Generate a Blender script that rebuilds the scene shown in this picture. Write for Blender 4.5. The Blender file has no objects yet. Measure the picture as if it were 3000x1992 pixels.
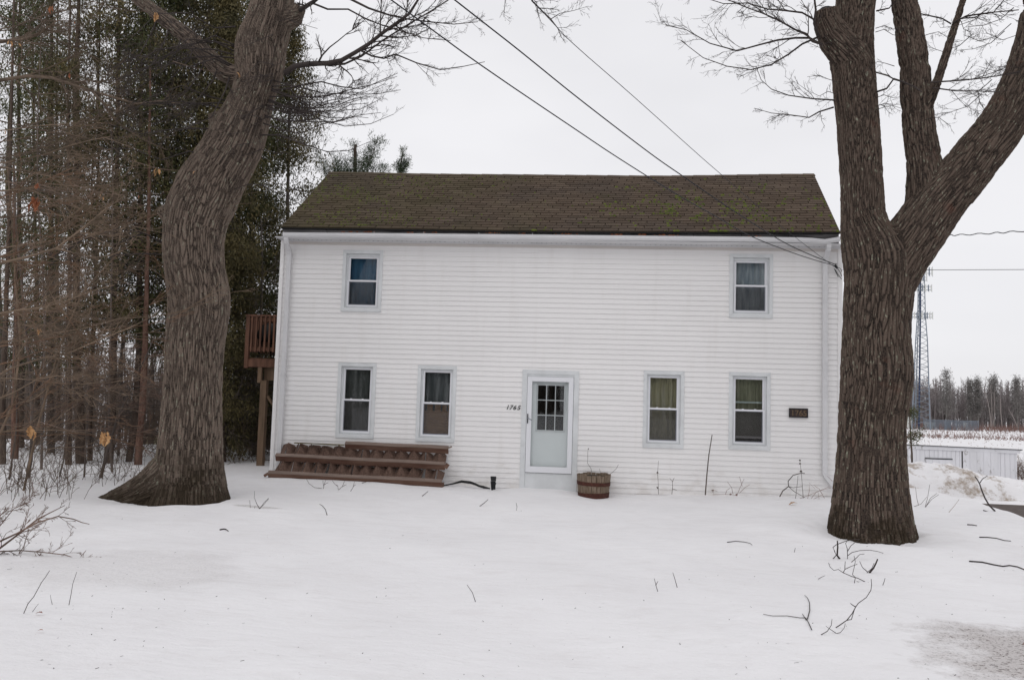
import bpy, bmesh, math, random
import numpy as np
from mathutils import Vector, Matrix, noise

random.seed(7)
RNG = np.random.default_rng(11)
SC = bpy.context.scene
COL = SC.collection
PI = math.pi

# ------------------------------------------------------------------ camera
FPX = 2288.0
CAMR = np.array([[0.9960049646845056, -0.03009551296724054, 0.08407360122568365],
                 [0.024061290350792512, 0.9971225585965872, 0.07188642044538253],
                 [-0.08599514306326538, -0.06957631232707083, 0.9938631556368785]])
# rows: right, down, forward in wall coordinates (x right, down, away)
def w_of(v):
    return np.array([v[0], v[2], -v[1]])
CPOS = np.array([6.2253, -15.8001, 1.9502])
RIGHT, DOWN, FWD = (w_of(CAMR[i]) for i in range(3))
cam = bpy.data.cameras.new('camera')
cam.sensor_width = 36.0
cam.sensor_fit = 'HORIZONTAL'
cam.lens = 36.0 * FPX / 3000.0
cam.clip_start = 0.05
cam.clip_end = 3000
co = bpy.data.objects.new('camera', cam)
COL.objects.link(co)
m = Matrix.Identity(4)
for r in range(3):
    m[r][0], m[r][1], m[r][2], m[r][3] = RIGHT[r], -DOWN[r], -FWD[r], CPOS[r]
co.matrix_world = m
SC.camera = co

# ------------------------------------------------------------------ light
world = bpy.data.worlds.new('World')
SC.world = world
world.use_nodes = True
nt = world.node_tree
nt.nodes.clear()
W_out = nt.nodes.new('ShaderNodeOutputWorld')
W_bg = nt.nodes.new('ShaderNodeBackground')
sky = nt.nodes.new('ShaderNodeTexSky')
sky.sky_type = 'NISHITA'
sky.sun_disc = False
SUN_EL, SUN_AZ = math.radians(48), math.radians(200)
sky.sun_elevation = SUN_EL
sky.sun_rotation = SUN_AZ
# thick cloud: the sky's own colour mostly replaced by grey cloud, slightly uneven
tc = nt.nodes.new('ShaderNodeTexCoord')
nz = nt.nodes.new('ShaderNodeTexNoise')
nz.inputs['Scale'].default_value = 1.6
nz.inputs['Detail'].default_value = 4
mp = nt.nodes.new('ShaderNodeMapping')
mp.inputs['Scale'].default_value = (1, 1, 2.6)
cr = nt.nodes.new('ShaderNodeValToRGB')
cr.color_ramp.elements[0].position = 0.3
cr.color_ramp.elements[0].color = (7.75, 7.72, 8.0, 1)
cr.color_ramp.elements[1].position = 0.68
cr.color_ramp.elements[1].color = (9.05, 9.0, 9.25, 1)
mx = nt.nodes.new('ShaderNodeMixRGB')
mx.inputs[0].default_value = 0.97
nt.links.new(tc.outputs['Generated'], mp.inputs[0])
nt.links.new(mp.outputs[0], nz.inputs['Vector'])
nt.links.new(nz.outputs['Fac'], cr.inputs[0])
nt.links.new(sky.outputs[0], mx.inputs[1])
nt.links.new(cr.outputs[0], mx.inputs[2])
nt.links.new(mx.outputs[0], W_bg.inputs[0])
W_bg.inputs[1].default_value = 0.1
nt.links.new(W_bg.outputs[0], W_out.inputs[0])
sl = bpy.data.lights.new('sun', 'SUN')
sl.energy = 0.5
sl.angle = math.radians(60)
sl.color = (1.0, 0.97, 0.94)
so = bpy.data.objects.new('sun', sl)
COL.objects.link(so)
sd = Vector((math.sin(SUN_AZ) * math.cos(SUN_EL), math.cos(SUN_AZ) * math.cos(SUN_EL), math.sin(SUN_EL)))
so.rotation_euler = sd.to_track_quat('Z', 'Y').to_euler()
SC.view_settings.view_transform = 'Standard'
SC.view_settings.look = 'None'
SC.view_settings.gamma = 1
SC.view_settings.exposure = 0.0
SC.view_settings.use_curve_mapping = False
SC.cycles.use_denoising = True
SC.cycles.max_bounces = 8
SC.cycles.diffuse_bounces = 4
SC.cycles.transparent_max_bounces = 24

# ------------------------------------------------------------------ helpers
def ray(px, py):
    q = np.array([(px - 1500) / FPX, (py - 996) / FPX, 1.0])
    return RIGHT * q[0] + DOWN * q[1] + FWD

def at(px, py, Y):
    v = ray(px, py)
    return CPOS + v * ((Y - CPOS[1]) / v[1])

def gz(px, py, z):
    v = ray(px, py)
    return CPOS + v * ((z - CPOS[2]) / v[2])

def sms(a, b, x):
    t = np.clip((x - a) / (b - a), 0, 1)
    return t * t * (3 - 2 * t)

FX = [-3, 0, 1.2, 2, 3.2, 4.0, 4.6, 5.2, 5.9, 6.25, 6.6, 7.3, 8.2, 9.3, 10.4, 11.2, 12]
FZ = [.12, .185, .185, .16, .12, .10, .06, .095, .09, .05, -.005, .05, .075, .10, .14, .155, .12]
def hgt(x, y):
    x = np.asarray(x, float); y = np.asarray(y, float)
    b = 0.10 + 0.011 * np.clip(-y, 0, 17)
    p = np.interp(x, FX, FZ) - 0.10
    h = b + p * np.exp(-(np.clip(-y, 0, 99) / 1.3) ** 2)
    for cx_, cy_ in ((10.25, -4.0), (-.1, -3.7)):
        dd = np.hypot(x - cx_, y - cy_)
        wv = np.sin(9.1*x + 3*np.sin(5.3*y)) * np.sin(8.3*y + 2*np.sin(6.1*x)) + .6*np.sin(17*x + 1.2*np.sin(11*y))
        h = h + .020 * wv * np.exp(-((dd - .72) / .32) ** 2)
    h = h + .006*np.sin(6.3*x + 2.1*np.sin(3.7*y)) * np.sin(7.1*y + 1.7*np.sin(4.1*x)) * np.exp(-(np.clip(-y-1, 0, 99)/9)**2)
    n = .022 * np.sin(x * .9 + 1.3 * np.sin(y * .7)) + .018 * np.sin(y * 1.3 + .8 * x + 1) + .01 * np.sin(2.7 * x - 1.9 * y) \
        + .006 * np.sin(5.1 * x + 4.3 * y + 2 * np.sin(1.7 * x))
    h = h + n * sms(.1, 1.5, -y + 0 * x)
    # snow dips round the trunks
    for cx_, cy_, s in ((10.25, -4.35, .95), (-.1, -3.9, 1.0)):
        d = np.hypot(x - cx_, y - cy_)
        h = h - .085 * np.exp(-(d / (s*.85)) ** 4) + .04 * np.exp(-((d - 1.3) / .45) ** 2)
    # lumpy ridge where the lawn meets the drive
    e = np.exp(-((x - 14.0) / .45) ** 2) * sms(-9, -6, y) * (1 - sms(2.2, 3.4, y))
    h = h + e * (.02 + .03 * np.sin(y * 3.1) * np.sin(y * 1.3 + 1))
    drv = sms(13.95, 14.35, x) * (1 - sms(2.5, 3.0, y))
    h = h * (1 - drv) + (-.14) * drv
    # land falls away behind
    dr = sms(4.2, 16, y) * sms(11.2, 12.2, x)
    h = h * (1 - dr) + (-1.9) * dr
    dl = sms(5.5, 20, y) * (1 - sms(11.2, 12.2, x))
    h = h * (1 - dl) + (-1.1) * dl
    df = sms(30, 60, y)
    h = h * (1 - df) + (-2.6) * df
    lumps = .05 * np.sin(1.7 * x + 2 * np.sin(.6 * y)) * np.sin(1.1 * y) * sms(2, 5, y)
    return h + lumps

def gp(px, py, dz=0.0):
    z = 0.1
    for _ in range(12):
        p = gz(px, py, z)
        z = float(hgt(p[0], p[1]))
    return np.array([p[0], p[1], z + dz])

def mesh_from(name, V, F=None, quads=None, tris=None):
    me = bpy.data.meshes.new(name)
    V = np.asarray(V, np.float32).reshape(-1, 3)
    me.vertices.add(len(V))
    me.vertices.foreach_set('co', V.ravel())
    loops, sizes = [], []
    if quads is not None and len(quads):
        q = np.asarray(quads, np.int32).reshape(-1, 4)
        loops.append(q.ravel()); sizes.append(np.full(len(q), 4, np.int32))
    if tris is not None and len(tris):
        t = np.asarray(tris, np.int32).reshape(-1, 3)
        loops.append(t.ravel()); sizes.append(np.full(len(t), 3, np.int32))
    L = np.concatenate(loops); S = np.concatenate(sizes)
    me.loops.add(len(L)); me.loops.foreach_set('vertex_index', L)
    me.polygons.add(len(S))
    st = np.concatenate([[0], np.cumsum(S)[:-1]]).astype(np.int32)
    me.polygons.foreach_set('loop_start', st)
    me.polygons.foreach_set('loop_total', S)
    me.update(calc_edges=True)
    me.validate()
    return me

def link(name, me, mat=None, parent=None, smooth=False, loc=None):
    o = bpy.data.objects.new(name, me)
    COL.objects.link(o)
    if mat is not None and me is not None:
        me.materials.append(mat)
    if smooth and me is not None:
        me.polygons.foreach_set('use_smooth', np.ones(len(me.polygons), bool))
    if parent is not None:
        o.parent = parent
        if parent.location.length:
            o.matrix_parent_inverse = Matrix.Translation(-world_loc(parent))
    return o

def world_loc(o):
    v = Vector(o.location)
    # parts are all built in world coordinates, only roots carry a location
    return v if o.parent is None else Vector((0, 0, 0))

def root(name, loc, label, cat, group=None):
    o = bpy.data.objects.new(name, None)
    o.empty_display_size = .2
    o.location = [float(c) for c in loc]
    COL.objects.link(o)
    o['label'] = label; o['category'] = cat
    if group: o['group'] = group
    return o

def tag(o, label=None, cat=None, group=None, kind=None):
    if label: o['label'] = label
    if cat: o['category'] = cat
    if group: o['group'] = group
    if kind: o['kind'] = kind
    return o

class MB:
    def __init__(s): s.v = []; s.f = []
    def quad(s, a, b, c, d):
        n = len(s.v); s.v += [a, b, c, d]; s.f.append((n, n+1, n+2, n+3)); return s
    def tri(s, a, b, c):
        n = len(s.v); s.v += [a, b, c]; s.f.append((n, n+1, n+2)); return s
    def hexa(s, p):
        """8 corners: bottom 4 then top 4"""
        n = len(s.v); s.v += [tuple(map(float, q)) for q in p]
        for f in ((3,2,1,0),(4,5,6,7),(0,1,5,4),(1,2,6,5),(2,3,7,6),(3,0,4,7)):
            s.f.append(tuple(n+i for i in f))
        return s
    def box(s, x0, x1, y0, y1, z0, z1):
        return s.hexa([(x0,y0,z0),(x1,y0,z0),(x1,y1,z0),(x0,y1,z0),(x0,y0,z1),(x1,y0,z1),(x1,y1,z1),(x0,y1,z1)])
    def bar(s, a, b, w, h, up=(0,0,1)):
        a = Vector(a); b = Vector(b); d = (b-a).normalized()
        u = Vector(up)
        if abs(d.dot(u)) > .98: u = Vector((0,1,0))
        sx = d.cross(u).normalized() * (w/2); sy = sx.cross(d).normalized() * (h/2)
        return s.hexa([a-sx-sy, b-sx-sy, b+sx-sy, a+sx-sy, a-sx+sy, b-sx+sy, b+sx+sy, a+sx+sy])
    def tube(s, pts, rad, sides=8, cap=True):
        pts = [Vector(p) for p in pts]
        if not hasattr(rad, '__len__'): rad = [rad]*len(pts)
        n0 = len(s.v); ref = Vector((.13,.29,.95))
        for i, p in enumerate(pts):
            d = (pts[min(i+1,len(pts)-1)] - pts[max(i-1,0)]).normalized()
            r_ = ref if abs(d.dot(ref)) < .95 else Vector((1,0,0))
            a = d.cross(r_).normalized(); b = d.cross(a)
            for k in range(sides):
                t = 2*PI*k/sides
                s.v.append(tuple(p + (a*math.cos(t)+b*math.sin(t))*rad[i]))
        for i in range(len(pts)-1):
            for k in range(sides):
                k2 = (k+1) % sides
                s.f.append((n0+i*sides+k, n0+i*sides+k2, n0+(i+1)*sides+k2, n0+(i+1)*sides+k))
        if cap:
            s.f.append(tuple(n0+k for k in range(sides))[::-1])
            s.f.append(tuple(n0+(len(pts)-1)*sides+k for k in range(sides)))
        return s
    def me(s, name):
        me = bpy.data.meshes.new(name); me.from_pydata([tuple(map(float,v)) for v in s.v], [], s.f); me.update()
        bm = bmesh.new(); bm.from_mesh(me); bmesh.ops.recalc_face_normals(bm, faces=bm.faces); bm.to_mesh(me); bm.free()
        return me
    def build(s, name, mat, parent=None, smooth=False):
        return link(name, s.me(name), mat, parent, smooth)

def tubes_mesh(name, polys, sides=3):
    """polys: list of (pts(n,3), radii(n)); batched"""
    groups = {}
    for p, r in polys:
        p = np.asarray(p, float)
        sd_ = 6 if r[0] > .03 else (4 if r[0] > .009 else sides)
        groups.setdefault((len(p), sd_), []).append((p, np.asarray(r, float)))
    VV, QQ, off = [], [], 0
    for (n, s), L in groups.items():
        P = np.stack([a for a, _ in L]); R = np.stack([b for _, b in L])
        K = len(L)
        T = np.empty_like(P); T[:, 1:-1] = P[:, 2:] - P[:, :-2]; T[:, 0] = P[:, 1]-P[:, 0]; T[:, -1] = P[:, -1]-P[:, -2]
        T /= np.linalg.norm(T, axis=2, keepdims=True) + 1e-9
        mean = P[:, -1] - P[:, 0]; mean /= np.linalg.norm(mean, axis=1, keepdims=True) + 1e-9
        ref = np.where(np.abs(mean[:, 2:3]) < .7, np.array([[0, 0, 1.]]), np.array([[0, 1., 0]]))[:, None, :]
        A = np.cross(T, np.broadcast_to(ref, T.shape)); A /= np.linalg.norm(A, axis=2, keepdims=True) + 1e-9
        B = np.cross(T, A)
        th = np.arange(s) * 2 * PI / s
        V = P[:, :, None, :] + R[:, :, None, None] * (A[:, :, None, :] * np.cos(th)[None, None, :, None] + B[:, :, None, :] * np.sin(th)[None, None, :, None])
        VV.append(V.reshape(-1, 3))
        k = np.arange(K)[:, None, None] * (n*s); i = np.arange(n-1)[None, :, None] * s; j = np.arange(s)[None, None, :]; j2 = (j+1) % s
        a = off + k + i + j; b = off + k + i + j2
        QQ.append(np.stack([a, b, b + s, a + s], -1).reshape(-1, 4))
        off += K*n*s
    return mesh_from(name, np.concatenate(VV), quads=np.concatenate(QQ))

# ------------------------------------------------------------------ materials
def mat(name, col, rough=.8, vary=.0, scale=5.0, col2=None, bump=0.0, bscale=60.0, metal=0.0, stretch=(1,1,1), spec=.3, detail=5):
    m = bpy.data.materials.new(name); m.use_nodes = True
    n = m.node_tree; b = n.nodes['Principled BSDF']
    b.inputs['Roughness'].default_value = rough
    b.inputs['Metallic'].default_value = metal
    b.inputs['Specular IOR Level'].default_value = spec
    c = (*col, 1)
    tcn = n.nodes.new('ShaderNodeTexCoord'); mpn = n.nodes.new('ShaderNodeMapping')
    mpn.inputs['Scale'].default_value = stretch
    n.links.new(tcn.outputs['Object'], mpn.inputs[0])
    if vary or col2:
        t = n.nodes.new('ShaderNodeTexNoise'); t.inputs['Scale'].default_value = scale; t.inputs['Detail'].default_value = detail
        t.inputs['Roughness'].default_value = .62
        n.links.new(mpn.outputs[0], t.inputs['Vector'])
        r = n.nodes.new('ShaderNodeValToRGB')
        c2 = (*col2, 1) if col2 else tuple(min(1, x*(1+vary)) for x in col) + (1,)
        c1 = c if col2 else tuple(x*(1-vary) for x in col) + (1,)
        r.color_ramp.elements[0].position = .35; r.color_ramp.elements[0].color = c1
        r.color_ramp.elements[1].position = .65; r.color_ramp.elements[1].color = c2
        n.links.new(t.outputs['Fac'], r.inputs[0]); n.links.new(r.outputs[0], b.inputs['Base Color'])
    else:
        b.inputs['Base Color'].default_value = c
    if bump:
        t2 = n.nodes.new('ShaderNodeTexNoise'); t2.inputs['Scale'].default_value = bscale; t2.inputs['Detail'].default_value = 6
        n.links.new(mpn.outputs[0], t2.inputs['Vector'])
        bn = n.nodes.new('ShaderNodeBump'); bn.inputs['Strength'].default_value = bump; bn.inputs['Distance'].default_value = .02
        n.links.new(t2.outputs['Fac'], bn.inputs['Height']); n.links.new(bn.outputs[0], b.inputs['Normal'])
    return m

def nodes_of(m):
    n = m.node_tree
    return n, n.nodes['Principled BSDF']

def add_noise(n, vec, scale, detail=4, rough=.6):
    t = n.nodes.new('ShaderNodeTexNoise'); t.inputs['Scale'].default_value = scale; t.inputs['Detail'].default_value = detail
    t.inputs['Roughness'].default_value = rough
    n.links.new(vec, t.inputs['Vector']); return t.outputs['Fac']

def ramp(n, fac, stops):
    r = n.nodes.new('ShaderNodeValToRGB')
    e = r.color_ramp.elements
    while len(e) < len(stops): e.new(.5)
    for i, (p, c) in enumerate(stops):
        e[i].position = p; e[i].color = c if len(c) == 4 else (*c, 1)
    n.links.new(fac, r.inputs[0]); return r.outputs[0]

def mixc(n, fac, a, b):
    x = n.nodes.new('ShaderNodeMixRGB')
    for i, v in ((0, fac), (1, a), (2, b)):
        if hasattr(v, 'is_output') or hasattr(v, 'links'): n.links.new(v, x.inputs[i])
        elif i == 0: x.inputs[0].default_value = v
        else: x.inputs[i].default_value = (*v, 1)
    return x.outputs[0]

def math_(n, op, a, b=None):
    x = n.nodes.new('ShaderNodeMath'); x.operation = op
    for i, v in ((0, a), (1, b)):
        if v is None: continue
        if hasattr(v, 'links'): n.links.new(v, x.inputs[i])
        else: x.inputs[i].default_value = v
    return x.outputs[0]

def snow_mat(name, dirt_spots=(), dirt=0.0):
    m = bpy.data.materials.new(name); m.use_nodes = True
    n, b = nodes_of(m)
    b.inputs['Roughness'].default_value = .7; b.inputs['Specular IOR Level'].default_value = .15
    g = n.nodes.new('ShaderNodeNewGeometry').outputs['Position']
    col = ramp(n, add_noise(n, g, .55, 5), [(.3, (.80, .79, .80)), (.7, (.865, .858, .868))])
    # wind-blown faint streaks and sparse dark specks
    mpn = n.nodes.new('ShaderNodeMapping'); mpn.inputs['Scale'].default_value = (1.6, 3.6, 1); mpn.inputs['Rotation'].default_value = (0, 0, .12)
    n.links.new(g, mpn.inputs[0])
    st = ramp(n, add_noise(n, mpn.outputs[0], 1.4, 6, .7), [(.5, (0, 0, 0)), (.74, (1, 1, 1))])
    col = mixc(n, math_(n, 'MULTIPLY', st, .16), col, (.50, .45, .43))
    sp = ramp(n, add_noise(n, g, 23, 2, .5), [(.735, (0, 0, 0)), (.76, (1, 1, 1))])
    area = ramp(n, add_noise(n, g, .8, 2), [(.48, (0, 0, 0)), (.62, (1, 1, 1))])
    col = mixc(n, math_(n, 'MULTIPLY', math_(n, 'MULTIPLY', sp, area), .45), col, (.25, .18, .15))
    for (x, y, rx, ry, s) in dirt_spots:
        sepm = n.nodes.new('ShaderNodeMapping'); sepm.vector_type = 'TEXTURE'
        sepm.inputs['Location'].default_value = (x, y, 0); sepm.inputs['Scale'].default_value = (rx, ry, 1000)
        n.links.new(g, sepm.inputs[0])
        ln = n.nodes.new('ShaderNodeVectorMath'); ln.operation = 'LENGTH'; n.links.new(sepm.outputs[0], ln.inputs[0])
        edge = math_(n, 'ADD', ln.outputs['Value'], math_(n, 'MULTIPLY', math_(n, 'SUBTRACT', add_noise(n, g, 2.2, 5, .7), .5), 1.3))
        mk = ramp(n, edge, [(.6, (1, 1, 1)), (1.05, (0, 0, 0))])
        gr = ramp(n, add_noise(n, g, 34, 4, .75), [(.38, (.46, .43, .42)), (.50, (.62, .59, .58)), (.60, (.20, .175, .165))])
        col = mixc(n, math_(n, 'MULTIPLY', mk, s), col, gr)
    if dirt:
        dk = ramp(n, add_noise(n, g, 1.5, 7, .75), [(.49, (0, 0, 0)), (.60, (1, 1, 1))])
        col = mixc(n, math_(n, 'MULTIPLY', dk, dirt), col, (.24, .16, .085))
    n.links.new(col, b.inputs['Base Color'])
    bn = n.nodes.new('ShaderNodeBump'); bn.inputs['Strength'].default_value = .6; bn.inputs['Distance'].default_value = .03
    hs = math_(n, 'ADD', add_noise(n, mpn.outputs[0], 2.5, 6, .6), math_(n, 'MULTIPLY', add_noise(n, g, 30, 4), .25))
    n.links.new(hs, bn.inputs['Height']); n.links.new(bn.outputs[0], b.inputs['Normal'])
    return m

def bark_mat(name, ridge, shaded_furrow, lichen=.5, moss_z=.9, red=0.0, seed=0.0):
    m = bpy.data.materials.new(name); m.use_nodes = True
    n, b = nodes_of(m)
    b.inputs['Roughness'].default_value = .9; b.inputs['Specular IOR Level'].default_value = .2
    geo = n.nodes.new('ShaderNodeNewGeometry'); g0 = geo.outputs['Position']
    sh = n.nodes.new('ShaderNodeMapping'); sh.inputs['Location'].default_value = (seed, seed, 0); n.links.new(g0, sh.inputs[0])
    g = sh.outputs[0]
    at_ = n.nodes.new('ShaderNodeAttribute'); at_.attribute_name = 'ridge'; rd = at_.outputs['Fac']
    col = ramp(n, rd, [(.1, shaded_furrow), (.75, ridge)])  # furrows darker by nature, plus crevice shade painted into their colour
    big = add_noise(n, g, 2.2, 4)
    col = mixc(n, math_(n, 'MULTIPLY', ramp(n, big, [(.4, (0, 0, 0)), (.7, (1, 1, 1))]), .55), col, tuple(c*.6 for c in ridge))
    fine = add_noise(n, g, 45, 4, .7)
    col = mixc(n, math_(n, 'MULTIPLY', ramp(n, fine, [(.4, (0, 0, 0)), (.65, (1, 1, 1))]), .35), col, tuple(min(1, c*1.7) for c in ridge))
    if red:
        rr = ramp(n, add_noise(n, g, 3.0, 5), [(.62, (0, 0, 0)), (.76, (1, 1, 1))])
        col = mixc(n, math_(n, 'MULTIPLY', rr, red), col, (.16, .055, .035))
    # pale lichen flecks on ridge tops, in patches
    mpn = n.nodes.new('ShaderNodeMapping'); mpn.inputs['Scale'].default_value = (1, 1, .45); n.links.new(g, mpn.inputs[0])
    fl = ramp(n, add_noise(n, mpn.outputs[0], 30, 3, .6), [(.575, (0, 0, 0)), (.66, (1, 1, 1))])
    pa = ramp(n, add_noise(n, g, 2.6, 4), [(.34, (0, 0, 0)), (.56, (1, 1, 1))])
    lf = math_(n, 'MULTIPLY', math_(n, 'MULTIPLY', fl, pa), ramp(n, rd, [(.3, (0, 0, 0)), (.6, (1, 1, 1))]))
    col = mixc(n, math_(n, 'MULTIPLY', lf, lichen), col, (.33, .36, .27))
    # dark wet moss near the foot
    sp = n.nodes.new('ShaderNodeSeparateXYZ'); n.links.new(g0, sp.inputs[0])
    zz = math_(n, 'ADD', sp.outputs[2], math_(n, 'MULTIPLY', math_(n, 'SUBTRACT', add_noise(n, g, 2.6, 6, .75), .5), 2.6))
    mf = ramp(n, math_(n, 'DIVIDE', zz, moss_z), [(.25, (1, 1, 1)), (1.1, (0, 0, 0))])
    col = mixc(n, math_(n, 'MULTIPLY', mf, .8), col, (.028, .020, .011))
    n.links.new(col, b.inputs['Base Color'])
    bn = n.nodes.new('ShaderNodeBump'); bn.inputs['Strength'].default_value = .6; bn.inputs['Distance'].default_value = .012
    mp2 = n.nodes.new('ShaderNodeMapping'); mp2.inputs['Scale'].default_value = (1, 1, .5); n.links.new(g, mp2.inputs[0])
    n.links.new(add_noise(n, mp2.outputs[0], 70, 5, .7), bn.inputs['Height']); n.links.new(bn.outputs[0], b.inputs['Normal'])
    return m

def glass_mat(name, tint=(.9, .95, .97), k=1.0):
    m = bpy.data.materials.new(name); m.use_nodes = True
    n = m.node_tree; n.nodes.clear()
    o = n.nodes.new('ShaderNodeOutputMaterial'); mxs = n.nodes.new('ShaderNodeMixShader')
    tr = n.nodes.new('ShaderNodeBsdfTransparent'); tr.inputs[0].default_value = (*tint, 1)
    gl = n.nodes.new('ShaderNodeBsdfGlossy'); gl.inputs['Roughness'].default_value = .02
    fr = n.nodes.new('ShaderNodeFresnel'); fr.inputs[0].default_value = 1.5
    x = n.nodes.new('ShaderNodeMath'); x.operation = 'MULTIPLY'; x.inputs[1].default_value = k; x.use_clamp = True
    n.links.new(fr.outputs[0], x.inputs[0]); n.links.new(x.outputs[0], mxs.inputs[0])
    n.links.new(tr.outputs[0], mxs.inputs[1]); n.links.new(gl.outputs[0], mxs.inputs[2]); n.links.new(mxs.outputs[0], o.inputs[0])
    return m

M_snow = snow_mat('snow', dirt_spots=[(9.9, -10.0, 1.38, 1.15, .95), (2.0, -8.6, 1.4, 1.1, .22), (1.6, -4.6, .45, .12, .6), (11.15, -4.1, .3, .12, .25)])
M_bank = snow_mat('dirty_snow', dirt=.75)
M_vinyl = mat('white_vinyl', (.825, .815, .81), .5, vary=.02, scale=1.1, stretch=(.4, 1, 1))
def grime(m_):
    n, b = m_.node_tree, m_.node_tree.nodes['Principled BSDF']; g = n.nodes.new('ShaderNodeNewGeometry').outputs['Position']
    sp_ = n.nodes.new('ShaderNodeSeparateXYZ'); n.links.new(g, sp_.inputs[0])
    def M(op, a, b_):
        x = n.nodes.new('ShaderNodeMath'); x.operation = op
        for i, v in ((0, a), (1, b_)):
            if hasattr(v, 'links'): n.links.new(v, x.inputs[i])
            else: x.inputs[i].default_value = v
        return x.outputs[0]
    def N(sc, st):
        t = n.nodes.new('ShaderNodeTexNoise'); t.inputs['Scale'].default_value = sc; t.inputs['Detail'].default_value = 6
        q = n.nodes.new('ShaderNodeMapping'); q.inputs['Scale'].default_value = st; n.links.new(g, q.inputs[0]); n.links.new(q.outputs[0], t.inputs['Vector']); return t.outputs['Fac']
    def R(f, a, b_):
        r = n.nodes.new('ShaderNodeValToRGB'); r.color_ramp.elements[0].position = a; r.color_ramp.elements[1].position = b_; n.links.new(f, r.inputs[0]); return r.outputs[0]
    splash = R(M('SUBTRACT', N(3.0, (1, 1, 1.5)), M('MULTIPLY', M('SUBTRACT', sp_.outputs[2], .1), .45)), .38, .62)
    run = R(N(2.2, (2.2, 1, .22)), .54, .75)
    fac = M('ADD', M('MULTIPLY', splash, .30), M('MULTIPLY', run, .09))
    mx_ = n.nodes.new('ShaderNodeMixRGB'); old = b.inputs['Base Color'].links[0].from_socket
    n.links.new(fac, mx_.inputs[0]); n.links.new(old, mx_.inputs[1]); mx_.inputs[2].default_value = (.42, .37, .31, 1); n.links.new(mx_.outputs[0], b.inputs['Base Color'])
grime(M_vinyl)
M_alum = mat('white_aluminium', (.65, .65, .66), .4, vary=.05, scale=3, stretch=(.5, 1, 1))
M_trim = mat('trim_white', (.66, .68, .69), .5, vary=.07, scale=2.5)
M_sash = mat('vinyl_sash', (.76, .77, .80), .35)
M_frieze = mat('stained_frieze', (.58, .545, .52), .6, vary=.08, scale=1.2, stretch=(.4, 1, 1))
M_door = mat('door_paint', (.84, .87, .87), .4, vary=.02, scale=2)
M_black = mat('black_metal', (.015, .016, .018), .5)
M_screen = mat('screen_frame', (.22, .23, .26), .5)
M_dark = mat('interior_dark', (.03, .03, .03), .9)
M_glass = glass_mat('window_glass', (.975, .985, .985), k=.62)
M_glass2 = glass_mat('screened_glass', (.93, .93, .93), k=.7)
def add_screen(m):
    n = m.node_tree; o = [x for x in n.nodes if x.type == 'OUTPUT_MATERIAL'][0]; src = o.inputs[0].links[0].from_socket
    d = n.nodes.new('ShaderNodeBsdfDiffuse'); d.inputs[0].default_value = (.12, .12, .12, 1)
    x = n.nodes.new('ShaderNodeMixShader'); x.inputs[0].default_value = .17
    n.links.new(src, x.inputs[1]); n.links.new(d.outputs[0], x.inputs[2]); n.links.new(x.outputs[0], o.inputs[0])
add_screen(M_glass2)
M_deckw = mat('deck_wood', (.125, .062, .040), .85, vary=.35, scale=9, stretch=(1, 1, .15))
M_post = mat('grey_post_wood', (.15, .10, .065), .85, vary=.25, scale=12, stretch=(1, 1, .12))
M_fascia = mat('weathered_fascia', (.03, .03, .033), .8, col2=(.27, .26, .26), scale=6, stretch=(.15, 1, 1.6))
M_edge = mat('drip_edge', (.008, .008, .008), .7)
M_rackw = mat('rack_board', (.105, .050, .035), .85, col2=(.18, .108, .078), scale=7, stretch=(.25, 2, 2), bump=.3)
M_rackt = mat('rack_board_edge', (.20, .15, .125), .85, vary=.2, scale=9, stretch=(.25, 2, 2))
M_fold = mat('folded_board', (.058, .032, .024), .9, col2=(.185, .118, .09), scale=11, stretch=(4, 4, .6), bump=.3)
M_stave = mat('barrel_stave', (.12, .085, .055), .9, col2=(.27, .21, .16), scale=14, stretch=(3, 3, .3), bump=.5)
M_hoop = mat('rusty_hoop', (.075, .028, .02), .85, vary=.3, scale=20)
M_leaf = mat('dry_oak_leaf', (.30, .15, .06), .8, col2=(.50, .31, .15), scale=30)
M_leafr = mat('russet_leaf', (.17, .045, .022), .75, col2=(.36, .15, .07), scale=25)
M_twig = mat('grey_brown_twig', (.105, .085, .074), .85, vary=.45, scale=2.0)
M_twigr = mat('reddish_twig', (.155, .105, .082), .8, vary=.45, scale=2.5)
M_twigd = mat('dark_twig', (.05, .04, .037), .85, vary=.3, scale=3)
M_trunk = mat('forest_bark', (.052, .036, .028), .95, col2=(.11, .083, .066), scale=9, stretch=(2.2, 2.2, .4), bump=.8, bscale=25)
M_trunkr = mat('red_bark', (.10, .05, .036), .95, col2=(.20, .12, .09), scale=9, stretch=(2.2, 2.2, .5), bump=.8, bscale=25)
M_greyt = mat('grey_bark', (.11, .095, .085), .95, vary=.3, scale=9, stretch=(2, 2, .5), bump=.5)
M_cedar = mat('cedar_foliage', (.048, .046, .019), .75, col2=(.135, .108, .045), scale=1.6)
M_cedarg = mat('green_foliage', (.042, .052, .018), .75, col2=(.105, .105, .04), scale=1.8)
M_pine = mat('pine_needles', (.038, .058, .034), .7, col2=(.09, .115, .065), scale=3)
M_rubber = mat('black_rubber', (.012, .012, .012), .6)
M_grey = mat('galvanised_steel', (.20, .23, .27), .6, vary=.1, scale=1)
M_tdark = mat('tower_cable', (.035, .05, .10), .7)
M_antenna = mat('antenna_white', (.6, .61, .58), .6)
M_asph = mat('wet_asphalt', (.085, .066, .058), .8, vary=.25, scale=9, bump=.3)
M_wire = mat('wire_black', (.02, .02, .024), .6)
M_farw = mat('hazed_far_wood', (.20, .17, .165), .95, col2=(.28, .25, .25), scale=.15)  # brown paled to grey: distance haze is painted into the colour
M_farl = mat('far_wood_left', (.105, .078, .064), .95, col2=(.17, .135, .115), scale=.2)
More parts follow.
